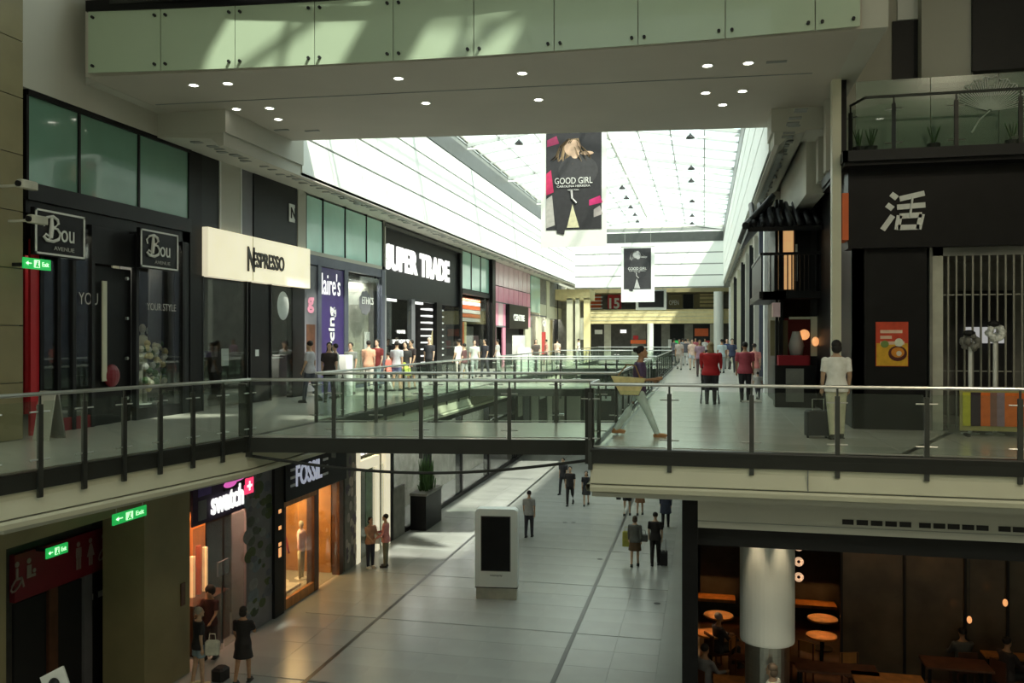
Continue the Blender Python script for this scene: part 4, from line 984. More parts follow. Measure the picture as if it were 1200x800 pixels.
for a, b in ((99,106),(112,120)): B(XT+.06,XT+.07,yl(a,XT),yl(b,XT),-3.85,-3.72).build('door_label', M['lettr'], t)
B(-11.39,-11.37,yl(211,XL),yl(216,XL),-4.2,-3.7).build('wall_panel_box', M['woodd'], t)
# tilted white totem at the bottom left
q = at(72, 806, D=12.5)
t = thing('leaning_totem', (q.x,q.y,ZL), 'white slanted panel with a dark round emblem at the bottom left corner', 'sign')
m = MB(); m.bar((q.x-.25,q.y+.1,q.z+.18),(q.x+.9,q.y-.3,q.z-1.6),.34,.05,up=(.4,-1,.2)); m.build('panel', M['letw'], t)
m = MB(); m.ell((q.x-.16,q.y+.04,q.z+.03),.09,.05,.09); m.build('emblem', M['dark'], t)
MB().cyl((q.x+.5,q.y-.1,ZL),(q.x+.5,q.y-.1,q.z-.95),.06).lathe([(.35,0),(.35,.03)],(q.x+.5,q.y-.1,ZL)).build('stand', M['dark'], t)
def lshop(pxa, pxb, label, lit=None, body='intdark', back='intgrey', depth=4, z1=-.95):
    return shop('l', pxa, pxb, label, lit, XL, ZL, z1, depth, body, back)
# watch shop
t, ya, yb = lshop(225, 325, 'watch shop with magenta screen, white lettering and a collage column', (200,(1,.55,.35)), back='woodd', depth=3)
B(XL-.05,XL+.0,yl(226,XL),yl(288,XL),-2.55,-1.0).build('fascia', hexm((.05,.03,.07)), t)
B(XL,XL+.03,yl(262,XL),yl(287,XL),-1.95,-1.3).build('magenta_screen', M['blackm'], t)
m = MB(); m.ell((XL+.04,yl(276,XL),-1.6),.01,.62,.2); m.ell((XL+.04,yl(268,XL),-1.8),.01,.3,.09); m.build('magenta_picture', M['magenta'], t)
B(XL,XL+.02,yl(232,XL),yl(247,XL),-1.9,-1.2).build('violet_picture', hexm((.12,.08,.30)), t)
text('lettering','swatch',(XL+.01,yl(246.5,XL),-2.42),LX,LY,yl(284,XL)-yl(246.5,XL),.56,M['signw'],t,.04,.02)
y0 = yl(286,XL); B(XL,XL+.04,y0,y0+.4,-2.2,-1.8).build('red_emblem', mat('emblem_red',(.9,.03,.1),.5,emit=(1,.05,.15),es=.8), t); MB().box(XL+.04,XL+.05,y0+.17,y0+.23,-2.12,-1.88).box(XL+.04,XL+.05,y0+.08,y0+.32,-2.03,-1.97).build('white_cross', M['signw'], t)
B(XL,XL+.03,yl(232,XL),yl(241,XL),-2.45,-2.0).build('watch_picture', M['greysh'], t)
for a, b in ((226,241),(242,262),(263,287)): B(XL-.02,XL,yl(a,XL)+.03,yl(b,XL)-.03,ZL+.05,-2.6).build('glass_pane', GS, t)
B(XL-1.2,XL-1.1,yl(243,XL),yl(286,XL),ZL+.02,-2.6).build('wood_display', M['wood'], t)
B(XL-1.0,XL-.9,yl(228,XL),yl(240,XL),-4.8,-2.9).build('lit_backdrop', M['litpanel'], t)
B(XL-.9,XL-.4,yl(246,XL),yl(286,XL),ZL,-4.6).build('counter', M['woodd'], t); B(XL-.3,XL-.25,yl(267,XL),yl(279,XL),-4.1,-3.75).build('screen', M['greysh'], t)
MB().cyl((XL-.3,yl(273,XL),ZL),(XL-.3,yl(273,XL),-4.1),.03).build('screen_stand', M['dark'], t)
for k in range(5): MB().cyl((XL-.9,yl(250+k*7,XL),-4.6),(XL-.9,yl(250+k*7,XL),-3.4-.1*(k%3)),.07,seg=8).build('watch_stand', M['orange'] if k % 2 else M['litpanel'], t)
B(XL-.4,XL+.02,yl(288,XL),yl(318,XL),ZL,-1.0).build('collage_column', M['greysh'], t)
for k in range(70):
    y = random.uniform(yl(290,XL),yl(315,XL)); z = random.uniform(-5.5,-1.4); r = random.uniform(.08,.28)
    MB().ell((XL+.03,y,z),.006,r,r*.7,seg=8,rings=5).build('collage_piece', hexm(random.choice([(.16,.20,.24),(.10,.12,.10),(.22,.24,.25),(.08,.11,.05),(.13,.14,.18),(.05,.07,.04)])), t)
B(XL-.4,XL+.1,yl(318,XL),yl(329,XL),ZL,-1.0).build('pier', M['blackm'], t)
for k, (zz, hh) in enumerate(((-3.0,.1),(-3.45,.1),(-3.9,.1),(-4.2,.25))): B(XL+.1,XL+.11,yl(322.5,XL),yl(325.5,XL),zz,zz+hh).build('lit_number', M['warmlamp'], t)
# second watch and leather shop
t, ya, yb = lshop(329, 401, 'leather goods shop with warm amber windows and a black fascia with lettering', body='warm', back='warm')
B(XL-.1,XL+.15,yl(329,XL),yl(401,XL),-2.75,-1.0).build('fascia', M['black'], t)
text('lettering','FOSSIL',(XL+.16,yl(340.5,XL),-2.42),LX,LY,yl(371,XL)-yl(340.5,XL),.60,mat('cool_lit_letters',(.72,.75,.82),.5,emit=(.75,.8,1),es=.22),t,.03,.015)
for s_, e_ in ((334,339),(372.5,378)):
    for k in range(3): B(XL+.16,XL+.19,yl(s_,XL),yl(e_,XL),-2.38+.22*k,-2.31+.22*k).build('sign_bar', hexm((.72,.75,.82)), t)
for a in (331,370,399): mull(t, XL, a, ZL, -2.7, 'woodd', .3, .25, 'timber_post')
B(XL-.1,XL+.02,yl(331,XL),yl(369,XL),ZL,ZL+.28).build('stall_riser', M['wood'], t); hbar(t, XL, 331, 370, -2.85, 'wood', .16)
for a, b in ((332,350),(350,369),(372,397)): B(XL-.02,XL,yl(a,XL)+.03,yl(b,XL)-.03,ZL+.05,-2.8).build('glass_pane', GS, t)
B(XL-1.6,XL-1.5,yl(333,XL),yl(369,XL),ZL+.3,-2.8).build('wood_backdrop', M['wood'], t)
B(XL-.9,XL-.85,yl(344,XL),yl(352,XL),-5,-3.1).build('lit_backdrop', M['litpanel'], t)
def mannequin(x, y, z0, h, top, bottom, label, grp=None):
    g = thing('mannequin', (x,y,z0), label, 'mannequin', grp)
    MB().lathe([(.2,0),(.2,.02)],(x,y,z0)).build('base', M['letw'], g)
    m = MB(); m.tube([(x,y-.09,z0+.02),(x,y-.1,z0+h*.28),(x,y-.08,z0+h*.5)],[.045,.06,.085],8).tube([(x,y+.09,z0+.02),(x,y+.1,z0+h*.28),(x,y+.08,z0+h*.5)],[.045,.06,.085],8); m.build('trousers', M[bottom], g, smooth=True)
    m = MB(); m.lathe([(.12,h*.48),(.15,h*.55),(.13,h*.64),(.17,h*.76),(.15,h*.82),(.06,h*.86)],(x,y,z0),14,.75,1.15)
    for s_ in (-1,1): m.tube([(x,y+s_*.19,z0+h*.8),(x+.04,y+s_*.25,z0+h*.62),(x+.12,y+s_*.2,z0+h*.5)],[.05,.04,.03],8)
    m.build('top', M[top], g, smooth=True); m = MB(); m.cyl((x,y,z0+h*.85),(x,y,z0+h*.9),.045).ell((x,y,z0+h*.94),.08,.075,.11); m.build('head', M['intpale'], g, smooth=True)
mannequin(XL-.5, yl(353,XL-.5), ZL+.3, 1.75, 'pinkp', 'cream', 'mannequin in pale pink top in the amber shop window')
mannequin(XL-.9, yl(345,XL-.5), ZL+.3, 1.6, 'red', 'woodd', 'mannequin with red top in the amber shop window, further left')
B(XL-.8,XL-.2,yl(343,XL),yl(360,XL),ZL+.28,ZL+.36).build('plinth', M['letw'], t)
for px, z, mm in ((376,-3.2,'woodd'),(380,-4.0,'litpanel'),(372,-4.9,'intgrey'),(383,-4.6,'wood')): B(XL-1.4,XL-1.2,yl(px,XL-1),yl(px+6,XL-1),z-.3,z+.4).build('display_item', M[mm], t)
area('amber_shop_light', (XL-1.2,(ya+yb)/2,-2.9), 1.5, 3.4, 170, (1,.62,.24))
# pale yellow shop
t, ya, yb = lshop(402, 458, 'pale yellow-lit shoe shop with white lettering and patterned column', body='intpale', back='intpale')
B(XL-.2,XL+.04,yl(403,XL),yl(416,XL),ZL,-1.0).build('pattern_column', M['intgrey'], t)
for k in range(40): 
    y = random.uniform(yl(404,XL),yl(415,XL)); z = random.uniform(-5.6,-2.2); MB().ell((XL+.05,y,z),.005,.12,.16,seg=8,rings=5).build('pattern_piece', hexm(random.choice([(.45,.42,.40),(.16,.14,.18),(.55,.5,.45)])), t)
B(XL-.1,XL+.08,yl(416,XL),yl(420,XL),ZL,-1.0).build('lit_jamb', M['signcream'], t); B(XL-.1,XL+.08,yl(450,XL),yl(455,XL),ZL,-1.0).build('lit_jamb', M['signcream'], t)
B(XL-.1,XL+.08,yl(420,XL),yl(442,XL),-2.75,-2.4).build('lit_lintel', M['signcream'], t); B(XL-.1,XL+.06,yl(440,XL),yl(443,XL),ZL,-2.4).build('lit_jamb', M['signcream'], t)
B(XL-.3,XL-.2,yl(420,XL),yl(450,XL),-2.35,-1.0).build('sign_panel', M['intgrey'], t); text('lettering','clarks',(XL-.19,yl(423,XL),-2.3),LX,LY,yl(440,XL)-yl(423,XL),.5,M['signw'],t,.03,.02)
B(XL-.7,XL-.6,yl(421,XL),yl(439,XL),ZL,-2.8).build('door_backdrop', hexm((.40,.24,.12)), t); B(XL-.5,XL-.45,yl(443,XL),yl(450,XL),ZL+.3,-2.5).build('bright_poster', M['leaf'], t)
for a, b in ((420,440),(443,450)): B(XL-.02,XL,yl(a,XL)+.03,yl(b,XL)-.03,ZL+.05,-2.8).build('glass_pane', GS, t)
area('yellow_shop_light', (XL-.5,(ya+yb)/2,-1.3), .8, 3.0, 80, (1,.82,.45))
# glazed frontage further on
t, ya, yb = lshop(458, 605, 'long glazed frontage with dark posts beyond the pale yellow shop', (420,(1,.98,.93)), body='intgrey', back='intpale')
for a in (459,504,541,573,604): mull(t, XL, a, ZL, -.95, 'black', .3, .3)
hbar(t, XL, 508, 604, -2.8, 'black', .15); B(XL-.05,XL+.06,yl(474,XL),yb,ZL,ZL+.16).build('skirting', M['black'], t)
for a, b in ((460,503),(506,540),(543,572),(575,603)): B(XL-.02,XL,yl(a,XL)+.1,yl(b,XL)-.1,ZL+.05,-1.0).build('glass_pane', GS, t)
B(XL-1.8,XL-1.7,yl(460,XL),yl(603,XL),ZL,-1).build('white_backdrop', M['intpale'], t)
B(XL-.05,XL+.05,yl(460,XL),yl(473,XL),ZL,ZL+1.9).build('low_panel', M['intgrey'], t)
B(XL+.02,XL+.1,yl(505,XL),yl(604,XL),-1.95,-.96).build('fascia', M['black'], t)
for a_, b_, z_, mm in ((510,520,-1.7,'lettr'),(548,556,-1.65,'intpale'),(562,568,-1.7,'yellowish'),(588,596,-1.65,'lettr')):
    B(XL+.1,XL+.13,yl(a_,XL),yl(b_,XL),z_,z_+.4).build('sign_plate', M[mm], t)
t, ya, yb = lshop(606, 655, 'far plain shopfronts at the lower left end', body='intgrey', back='intgrey')
B(XL-.1,XL,ya,yb,ZL,-1).build('glazing', M['blackm'], t)
for a_, b_, z0_, z1_, mm in ((607,611,-3.2,-1.2,'intpale'),(613,619,-4.2,-1.4,'greysh'),(622,630,ZL,-1,'plaster'),(632,638,-2.6,-1.6,'letw'),(641,646,ZL,-1,'plaster'),(648,654,-4,-1.5,'intgrey')):
    B(XL,XL+.08,yl(a_,XL),yl(b_,XL),z0_,z1_).build('shop_bay', M[mm], t)
q = Vector((XL+.45, (yl(477,XL)+yl(498,XL))/2, ZL)); pw = (yl(498,XL+.3)-yl(477,XL+.3))/2
t = thing('planter', q, 'tall dark planter box with a leafy plant beside the glazed frontage', 'planter')
MB().box(q.x-.35,q.x+.3,q.y-1.0,q.y+1.0,ZL,ZL+1.35).build('box', M['black'], t); MB().box(q.x-.38,q.x+.33,q.y-1.03,q.y+1.03,ZL+1.35,ZL+1.45).build('rim', M['intgrey'], t)
m = MB()
for k in range(60):
    a = random.uniform(0,6.28); r = random.uniform(.05,.6); h = random.uniform(.3,1.5); b = Vector((q.x+random.uniform(-.2,.2),q.y+random.uniform(-.5,.5),ZL+1.4))
    e = b+Vector((.4*r*math.cos(a),r*math.sin(a),h)); m.tube([b,(b+e)/2+Vector((0,0,.1)),e],[.02,.035,.006],4)
m.build('foliage', M['leaf'], t)
# lower far end wall
t = thing('lower_far_shops', (-5,70,ZL), 'dark shops closing the far end of the lower concourse', 'building')
B(-11.3,-.4,70,70.3,ZL,-.96).build('back_wall', M['intdark'], t)
for a, b, z0, z1, mm in ((664,680,ZL,-1,'plaster'),(684,700,-5.2,-2.2,'intgrey'),(705,716,-3.4,-2.6,'letw'),(722,740,ZL,-1,'intgrey')):
    B(xf(a,69.8),xf(b,69.8),69.85,70,z0,z1).build('shop_bay', M[mm], t)
# ================================================================ LOWER LEVEL, RIGHT: restaurant and column
S('pier_lower_right', B(-.36,-.1,14.6,14.95,ZL,-.72), M['black'])
S('wall_lower_right', B(-.36,-.2,14.95,70,ZL,-.8), M['intgrey'])
S('floor_restaurant', B(-.1,12,14.96,24,ZL-.005,ZL+.004), M['woodd'])
cx, cy = at(899,Y=16.6).x, 16.6
S('column_lower', MB().lathe([(.49,-3.84),(.495,-3.8),(.495,-.8)],(cx,cy,0),40), M['white'])
S('column_lower_base', MB().lathe([(.40,ZL),(.40,-3.82)],(cx,cy,0),32), M['steel'])
for x in (cx-.27, cx+.27):
    t = thing('downlight', (x,cy-.66,-1.3), ('left' if x < cx else 'right')+' one of two spot lamps washing the white round column', 'lamp', 'column spot lamps')
    MB().lathe([(.05,0),(.06,.01),(.06,.06)],(x,cy-.62,-1.36)).build('lens', M['lamp'], t)
    l = bpy.data.lights.new('column_spot','SPOT'); l.energy = 40; l.color=(1,.78,.48); l.spot_size = math.radians(38); l.spot_blend = .8; l.shadow_soft_size = .03
    lo = bpy.data.objects.new('column_spot', l); C.objects.link(lo); lo.location = (x,cy-.66,-1.38); lo.rotation_euler = Vector((0,.10,-1)).to_track_quat('-Z','Y').to_euler()
YRB = 24.0
t = thing('restaurant_room', (5,YRB,ZL), 'dark restaurant wall with lit ledges and ring lamps behind the round column', 'restaurant')
B(-.1,12,YRB,YRB+.2,ZL,-.8).build('back_wall', M['intdark'], t)
for a, b in ((815,862),(930,981)):
    zt_ = at(840,702,Y=YRB-.5).z; B(xf(a,YRB-.5),xf(b,YRB-.5),YRB-.5,YRB,zt_-.08,zt_).build('ledge', M['wood'], t)
    area('ledge_light', ((xf(a,YRB)+xf(b,YRB))/2,YRB-.32,zt_+.5), 1.0, .1, 1.6, (1,.45,.12))
B(xf(985,20.5),12,20.5,20.6,ZL,-1.3).build('dark_glass_screen', mat('smoked_brown_panel',(.10,.075,.05),.22,var=.5,scale=.8), t)
for px in (985,1059,1130,1180): B(xf(px,20.45),xf(px,20.45)+.05,20.44,20.5,ZL,-1.3).build('screen_post', M['blackm'], t)
B(-.1,12,14.95,15.1,-1.75,-1.38).build('blind_box', M['blackm'], t)
area('restaurant_glow', (xf(1085,19.8),19.8,-1.6), .5, .3, 6, (1,.55,.22))
area('restaurant_glow', (xf(1030,19.8),19.8,-1.6), .5, .3, 4, (1,.6,.3))
for k, py in enumerate((640,658,676)):
    q = at(936, py, Y=19.5); g = thing('ring_lamp', q, ('topmost','middle','lowest')[k]+' of three warm ring lamps stacked beside the round column', 'lamp')
    m = MB(); m.tube([(q.x+.07*math.cos(a*math.pi/8),q.y,q.z+.07*math.sin(a*math.pi/8)) for a in range(17)],.035,6); m.build('ring', mat('ring_glow',(1,.8,.6),.5,emit=(1,.62,.38),es=.4), g)
    MB().cyl((q.x,q.y,q.z+.1),(q.x,q.y,(-1.0 if k == 0 else q.z+.26)),.006,seg=5).build('cord', M['blackm'], g)
def round_table(px, py, z, r, label, mm='wood'):
    q = at(px, py, Z=z); g = thing('round_table', (q.x,q.y,ZL), label, 'table')
    MB().lathe([(r,0),(r,.04)],(q.x,q.y,z-.04),28).build('tabletop', M[mm], g)
    MB().cyl((q.x,q.y,ZL+.02),(q.x,q.y,z-.04),.04).build('stem', M['black'], g); MB().lathe([(.24,0),(.24,.02)],(q.x,q.y,ZL)).build('base', M['black'], g)
    area('table_spot', (q.x,q.y,z+1.2), .15, .15, 1.0, (1,.65,.38), spread=50); return q
round_table(842,720,-5.05,.36,'round wooden table behind the column, left, farther one')
round_table(833,741,-5.05,.34,'round wooden table left of the column, nearer one')
round_table(964,724,-5.05,.36,'round wooden table right of the column, farther one')
round_table(963,744,-5.05,.34,'round wooden table right of the column, nearer one')
def rect_table(px, py, w, d, label, mm='wood', rz_=0):
    q = at(px, py, Z=-5.05); g = thing('dining_table', (0,0,0), label, 'table')
    B(-w/2,w/2,-d/2,d/2,.71,.75).build('tabletop', M[mm], g)
    for a in (-1,1):
        for b in (-1,1): B(a*(w/2-.08)-.03,a*(w/2-.08)+.03,b*(d/2-.08)-.03,b*(d/2-.08)+.03,0,.71).build('leg', M['black'], g)
    g.location = (q.x,q.y,ZL); g.rotation_euler.z = rz_; return q
rect_table(1042,797,1.35,.8,'orange-brown wooden table at the bottom edge of the restaurant')
rect_table(1120,777,1.3,.7,'dark wooden table in the dim restaurant right of the orange-brown one','woodd')
rect_table(1185,765,1.2,.7,'wooden table at the right edge of the restaurant','wood')
rect_table(980,782,1.6,.6,'dark wooden table right of the column base','woodd')
rect_table(860,798,.8,.6,'pale wooden table left of the column base','wood')
def chair(px, py, label, rz_=0):
    q = at(px, py, Z=ZL+.45); g = thing('dining_chair', (0,0,0), label, 'chair')
    B(-.2,.2,-.2,.2,.42,.46).build('seat', M['woodd'], g); MB().box(-.2,.2,.17,.2,.62,.85).build('backrest', M['wood'], g)
    for a in (-1,1):
        for b in (-1,1): B(a*.17-.015,a*.17+.015,b*.17-.015,b*.17+.015,0,.85 if b > 0 else .42).build('leg', M['woodd'], g)
    g.location = (q.x,q.y,ZL); g.rotation_euler.z = rz_
chair(868,770,'slatted dark chair left of the column base', 1.2); chair(940,775,'dark chair just right of the column base', -.6); chair(1000,790,'dark chair between the two middle tables', .3)
# smoked screen edge lamps
for px, py in ((1136,726),(1178,706)):
    q = at(px,py,Y=19.9); g = thing('table_lamp', (q.x,q.y,q.z), ('lower left' if px < 1150 else 'upper right')+' of two tiny lamps in the dim restaurant', 'lamp', 'tiny lamps in the dim restaurant')
    MB().ell(q,.05,.05,.08).build('shade', M['warmlamp'], g); MB().cyl((q.x,q.y,q.z+.07),(q.x,q.y,-1.4),.005,seg=5).build('cord', M['blackm'], g)
# kiosk
KX, KY = at(580,703,Z=ZL).x, at(580,703,Z=ZL).y+.25
t = thing('information_kiosk', (0,0,0), 'white freestanding kiosk with a tall black screen on the lower floor', 'kiosk')
wk, hk = .62, 2.62
def rrect(x0,x1,z0,z1,r,y0,y1,m):
    pts = []
    for cx_, cz_, a0_ in ((x1-r,z1-r,0),(x0+r,z1-r,90),(x0+r,z0+.03,180),(x1-r,z0+.03,270)):
        rr = r if cz_ > (z0+z1)/2 else .03
        cxx = cx_ if rr == r else (x0+.03 if a0_ == 180 else x1-.03)
        for k in range(6):
            a = math.radians(a0_+90*k/5); pts.append((cxx+rr*math.cos(a), cz_+rr*math.sin(a)))
    n = len(pts); m.add([(p[0],y0,p[1]) for p in pts]+[(p[0],y1,p[1]) for p in pts],[tuple(range(n)),tuple(range(2*n-1,n-1,-1))]+[(i,n+i,n+(i+1)%n,(i+1)%n) for i in range(n)]); return m
rrect(-wk,wk,.36,hk,.13,-.2,.2,MB()).build('casing', M['white'], t)
B(-wk+.03,wk-.03,-.17,.17,0,.35).build('plinth', M['intpale'], t); B(-wk-.0,wk+.0,-.19,.19,.33,.36).build('joint', M['dark'], t)
B(-wk+.19,wk-.22,-.215,-.2,.84,hk-.22).build('display', M['black'], t); B(-wk+.17,wk-.2,-.206,-.199,.82,hk-.20).build('bezel', M['intgrey'], t)
text('lettering','westquay',(-.18,-.203,.66),FX,FY,.36,.07,M['dark'],t,.004)
t.location = (KX,KY,ZL); t.rotation_euler.z = .12
# A-board, mannequins and flowers upstairs
t = thing('a_board', (XS+.7,yl(58,XS),0), 'small pale A-frame board outside the lingerie shop', 'sign')
ay = yl(58,XS+.7); 
for s_ in (-1,1): MB().bar((XS+.7,ay+s_*.2,0),(XS+.7,ay+s_*.03,.85),.32,.03,up=(0,1,0)).build('leaf', M['plaster'] if s_ < 0 else M['intgrey'], t)
for k, (px, h, tp) in enumerate(((167,1.85,'cream'),(184,1.8,'letw'),(196,1.7,'tealb'))):
    mannequin(XS-.6-.2*k, yl(px,XS-.6), .26, h, tp, 'leaf' if k == 1 else 'intpale', ('leftmost','middle','rightmost')[k]+' mannequin dressed with flowers in the boutique window')
    X, Y = XS-.5-.2*k, yl(px,XS-.6)
    g = thing('flower_bouquet', (X,Y,1.3), 'yellow and white flower bouquet on the '+('leftmost','middle','rightmost')[k]+' window mannequin', 'flowers')
    for mm in ('cream','yellowish','letw','leaf'):
        m = MB()
        for q_ in range(9): m.ell((X+random.uniform(.05,.2),Y+random.uniform(-.3,.3),random.uniform(.6,1.7)),.08,seg=6,rings=4)
        m.build('blossoms', M[mm], g)

# ================================================================ PEOPLE
def remesh(mb, vox, m, name, parent, smooth=2):
    me = bpy.data.meshes.new('tmp'); me.from_pydata(mb.v, [], mb.f); o = bpy.data.objects.new('tmp', me); C.objects.link(o)
    r = o.modifiers.new('r', 'REMESH'); r.mode = 'VOXEL'; r.voxel_size = vox
    if smooth:
        s = o.modifiers.new('s', 'SMOOTH'); s.factor = .5; s.iterations = smooth
    dg = bpy.context.evaluated_depsgraph_get(); me2 = bpy.data.meshes.new_from_object(o.evaluated_get(dg)); bpy.data.objects.remove(o)
    me2.name = name; me2.materials.clear()
    for mm in (m if isinstance(m, (list, tuple)) else [m]): me2.materials.append(mm)
    me2.polygons.foreach_set('use_smooth', [True]*len(me2.polygons))
    o = bpy.data.objects.new(name, me2); C.objects.link(o); put(o, (0,0,0), parent); return o
def limb(m, pts, rs, seg=10): 
    m.tube(pts, rs, seg)
    for p, r in zip(pts, rs): m.ell(p, r*.99, seg=10, rings=6)
SKL = dict(light=(.62,.42,.31), tan=(.42,.24,.14), brown=(.20,.10,.055), mid=(.5,.33,.22))
def person(label, x, y, z0, h, face, top, bottom, hair=(.02,.015,.012), skin='light', walk=0., arms=(8,-8), elbows=(15,15), style='trousers', hairs='short',
           sleeves='short', shoe=(.03,.03,.03), detail=0, sit=False, group=None, lean=0, knees=None, arm_out=6, wide=1., head_turn=0, cat='person', bend=(None,None)):
    """face: heading in degrees, 0 looks along +Y (away from the camera), 180 towards it"""
    s = h/1.75; g = thing('person', (0,0,0), label, cat, group); vox = (.014 if detail > 1 else .02 if detail else .03)
    sk = hexm(SKL[skin]); ts, bs_, hs = hexm(top), hexm(bottom), hexm(hair)
    hipz = .93; legs = []; 
    if sit: hipz = .47
    drop = 0
    for k, sd in enumerate((-1, 1)):
        a = math.radians(walk*(1 if k else -1)); kb = math.radians(knees[k] if knees else (10 if a > 0 else 28)*min(1, abs(walk)/20))
        hip = Vector((sd*.09, 0, hipz))
        if sit: knee = hip+Vector((sd*.05,.43,.0)); ank = knee+Vector((0,.05,-.40))
        else:
            knee = hip+Vector((sd*.01, math.sin(a)*.44, -math.cos(a)*.44)); b_ = a-kb; ank = knee+Vector((0, math.sin(b_)*.42, -math.cos(b_)*.42))
        legs.append([hip, knee, ank])
    low = min(l[2].z for l in legs)-.07; 
    dz = -low if not sit else 0
    for l in legs:
        for p in l: p.z += dz
    hz = hipz+dz; ln = math.radians(lean)
    up = lambda yy, zz, xx=0.: Vector((xx, yy*math.cos(ln)+(zz-.93)*math.sin(ln), hz+(zz-.93)*math.cos(ln)-yy*math.sin(ln)))
    # body as one surface
    m = MB()
    def ring_body(mm, prof, add=0):
        vs = []; n = len(prof); seg = 16
        for (zz, rx, ry, yy) in prof:
            c = up(yy, zz)
            for k in range(seg):
                t_ = 2*math.pi*k/seg; vs.append(c+Vector(((rx*wide+add)*math.cos(t_),(ry*wide+add)*math.sin(t_),0)))
        fs = [(i*seg+k,i*seg+(k+1)%seg,(i+1)*seg+(k+1)%seg,(i+1)*seg+k) for i in range(n-1) for k in range(seg)]+[tuple(range(seg-1,-1,-1)),tuple((n-1)*seg+k for k in range(seg))]
        mm.add(vs, fs)
    torso = [(.86,.13,.095,0),(.93,.165,.115,-.01),(1.0,.155,.105,-.005),(1.10,.130,.09,0),(1.22,.155,.105,.005),(1.34,.175,.11,0),(1.42,.17,.09,-.01),(1.47,.10,.07,-.01),(1.50,.055,.055,0)]
    ring_body(m, torso)
    for l in legs: limb(m, l, [.082*wide,.055,.038])
    for k, l in enumerate(legs):
        a = l[2]; m.ell(a+Vector((0,.06,-.035)), .042,.115,.032); 
    nk = up(0,1.50); hd = up(.02,1.645)
    m.cyl(up(0,1.44), up(.01,1.56), .056, .052, 10)
    tr = math.radians(head_turn); Rh = Matrix.Rotation(tr, 3, 'Z')
    E = lambda c, a, b, c2: m.ell(hd+Rh@Vector(c), a, b, c2)
    E((0,-.01,.02), .076,.095,.095); E((0,.02,-.045), .058,.07,.065); E((0,.085,-.09), .025,.02,.02)
    if detail: 
        E((0,.10,-.015), .012,.016,.022); 
        for sd in (-1,1): E((sd*.077,-.005,-.01), .012,.02,.03)
    hands = []; arml = []
    for k, sd in enumerate((-1, 1)):
        a = math.radians(arms[k]); e = math.radians(elbows[k]); o_ = math.radians(arm_out)
        sh = up(-.005, 1.405, sd*.185*wide); el = sh+Vector((sd*math.sin(o_)*.28, math.sin(a)*.28, -math.cos(a)*.28)); f = a+e
        inn = 0 if e < .9 else -sd*.12
        wr = el+Vector((inn, math.sin(f)*.25, -math.cos(f)*.25)); arml.append([sh, el, wr]); limb(m, [sh, el, wr], [.052*wide,.04,.026])
        d = (wr-el).normalized(); hc = wr+d*.06
        if detail:
            side = Vector((1,0,0)); nrm = d.cross(side).normalized()
            m.tube([wr, wr+d*.045, wr+d*.09], [.024,.036,.034], 8)
            for q in range(4):
                b0 = wr+d*.085+nrm*(q-1.5)*.019; L_ = (.062,.075,.07,.052)[q]; cur = Vector((-sd*.018,0,0))
                m.tube([b0, b0+d*L_*.5+cur*.4, b0+d*L_+cur*1.4], [.0095,.009,.007], 6)
            b0 = wr+d*.03+nrm*.028*1; m.tube([b0, b0+d*.03+nrm*.022, b0+d*.062+nrm*.026], [.011,.010,.008], 6)
        else: m.ell(hc, .032,.035,.06)
        hands.append(hc)
    remesh(m, vox, sk, 'body', g)
    # clothes
    m = MB(); zt = 1.475; lo = .84 if style != 'dress' else .80
    prof = [(lo,.198,.150,-.005),(.93,.200,.150,-.01),(1.0,.180,.134,-.005),(1.10,.155,.115,0),(1.22,.168,.122,.005),(1.34,.185,.128,0),(1.42,.183,.110,-.01),(zt-.01,.11,.09,-.01)]
    if style == 'coat': prof[0:1] = [(.55,.24,.19,0),(.75,.22,.16,0)]
    ring_body(m, prof)
    for k in range(2):
        sh, el, wr = arml[k]
        if sleeves == 'short': mid = sh+(el-sh)*.75; m.tube([sh, mid], [.060*wide,.058], 10); m.ell(sh+Vector((0,0,-.008)),.064*wide)
        elif sleeves == 'long': limb(m, [sh, el, el+(wr-el)*.92], [.060*wide,.052,.04])
        else: m.ell(sh+Vector((0,0,-.01)),.06)
    remesh(m, max(vox,.018), ts, 'top', g)
    m = MB(); seg = 18
    if style in ('skirt','dress','shorts'):
        zk = {'skirt':.56,'dress':.60,'shorts':.62}[style]; n0 = hz-.93
        if style == 'shorts':
            for l in legs: m.tube([l[0]+Vector((0,0,.02)), l[0]+(l[1]-l[0])*.62], [.108,.098], 12)
            m.lathe([(.15,0),(.178,.05),(.165,.17)],(0,-.005,hz-.07),seg,1,.74)
        else: m.lathe([(.235,zk+n0),(.20,.78+n0),(.180,.93+n0),(.150,1.06+n0)],(0,0,0),seg,1,.8)
        remesh(m, max(vox,.02), bs_ if style != 'dress' else ts, 'skirt' if style != 'shorts' else 'shorts', g)
    else:
        for l in legs: limb(m, [l[0], l[1], l[1]+(l[2]-l[1])*.95], [.103*wide,.073,.056], 12)
        m.lathe([(.10,-.08),(.165,-.02),(.180,.02),(.15,.07)],(0,-.005,hz),seg,wide,.74*wide)
        remesh(m, max(vox,.018), bs_, 'trousers', g)
    for l in legs:
        a = l[2]; m = MB(); m.ell(a+Vector((0,.055,-.032)), .05,.135,.042, seg=12, rings=7); m.tube([a+Vector((0,-.01,-.03)), a+Vector((0,-.012,.02))],[.045,.045],10); m.box(a.x-.045,a.x+.045,a.y-.07,a.y+.17,a.z-.07,a.z-.05)
        m.build('shoe', hexm(shoe), g, smooth=True)
    m = MB(); H = lambda c, a, b, c2: m.ell(hd+Rh@Vector(c), a, b, c2)
    H((0,-.028,.04), .088,.092,.088)
    if hairs == 'long': H((0,-.06,-.05),.085,.06,.12); H((0,-.085,-.16),.095,.045,.15)
    if hairs == 'bob': H((0,-.05,-.03),.092,.07,.09)
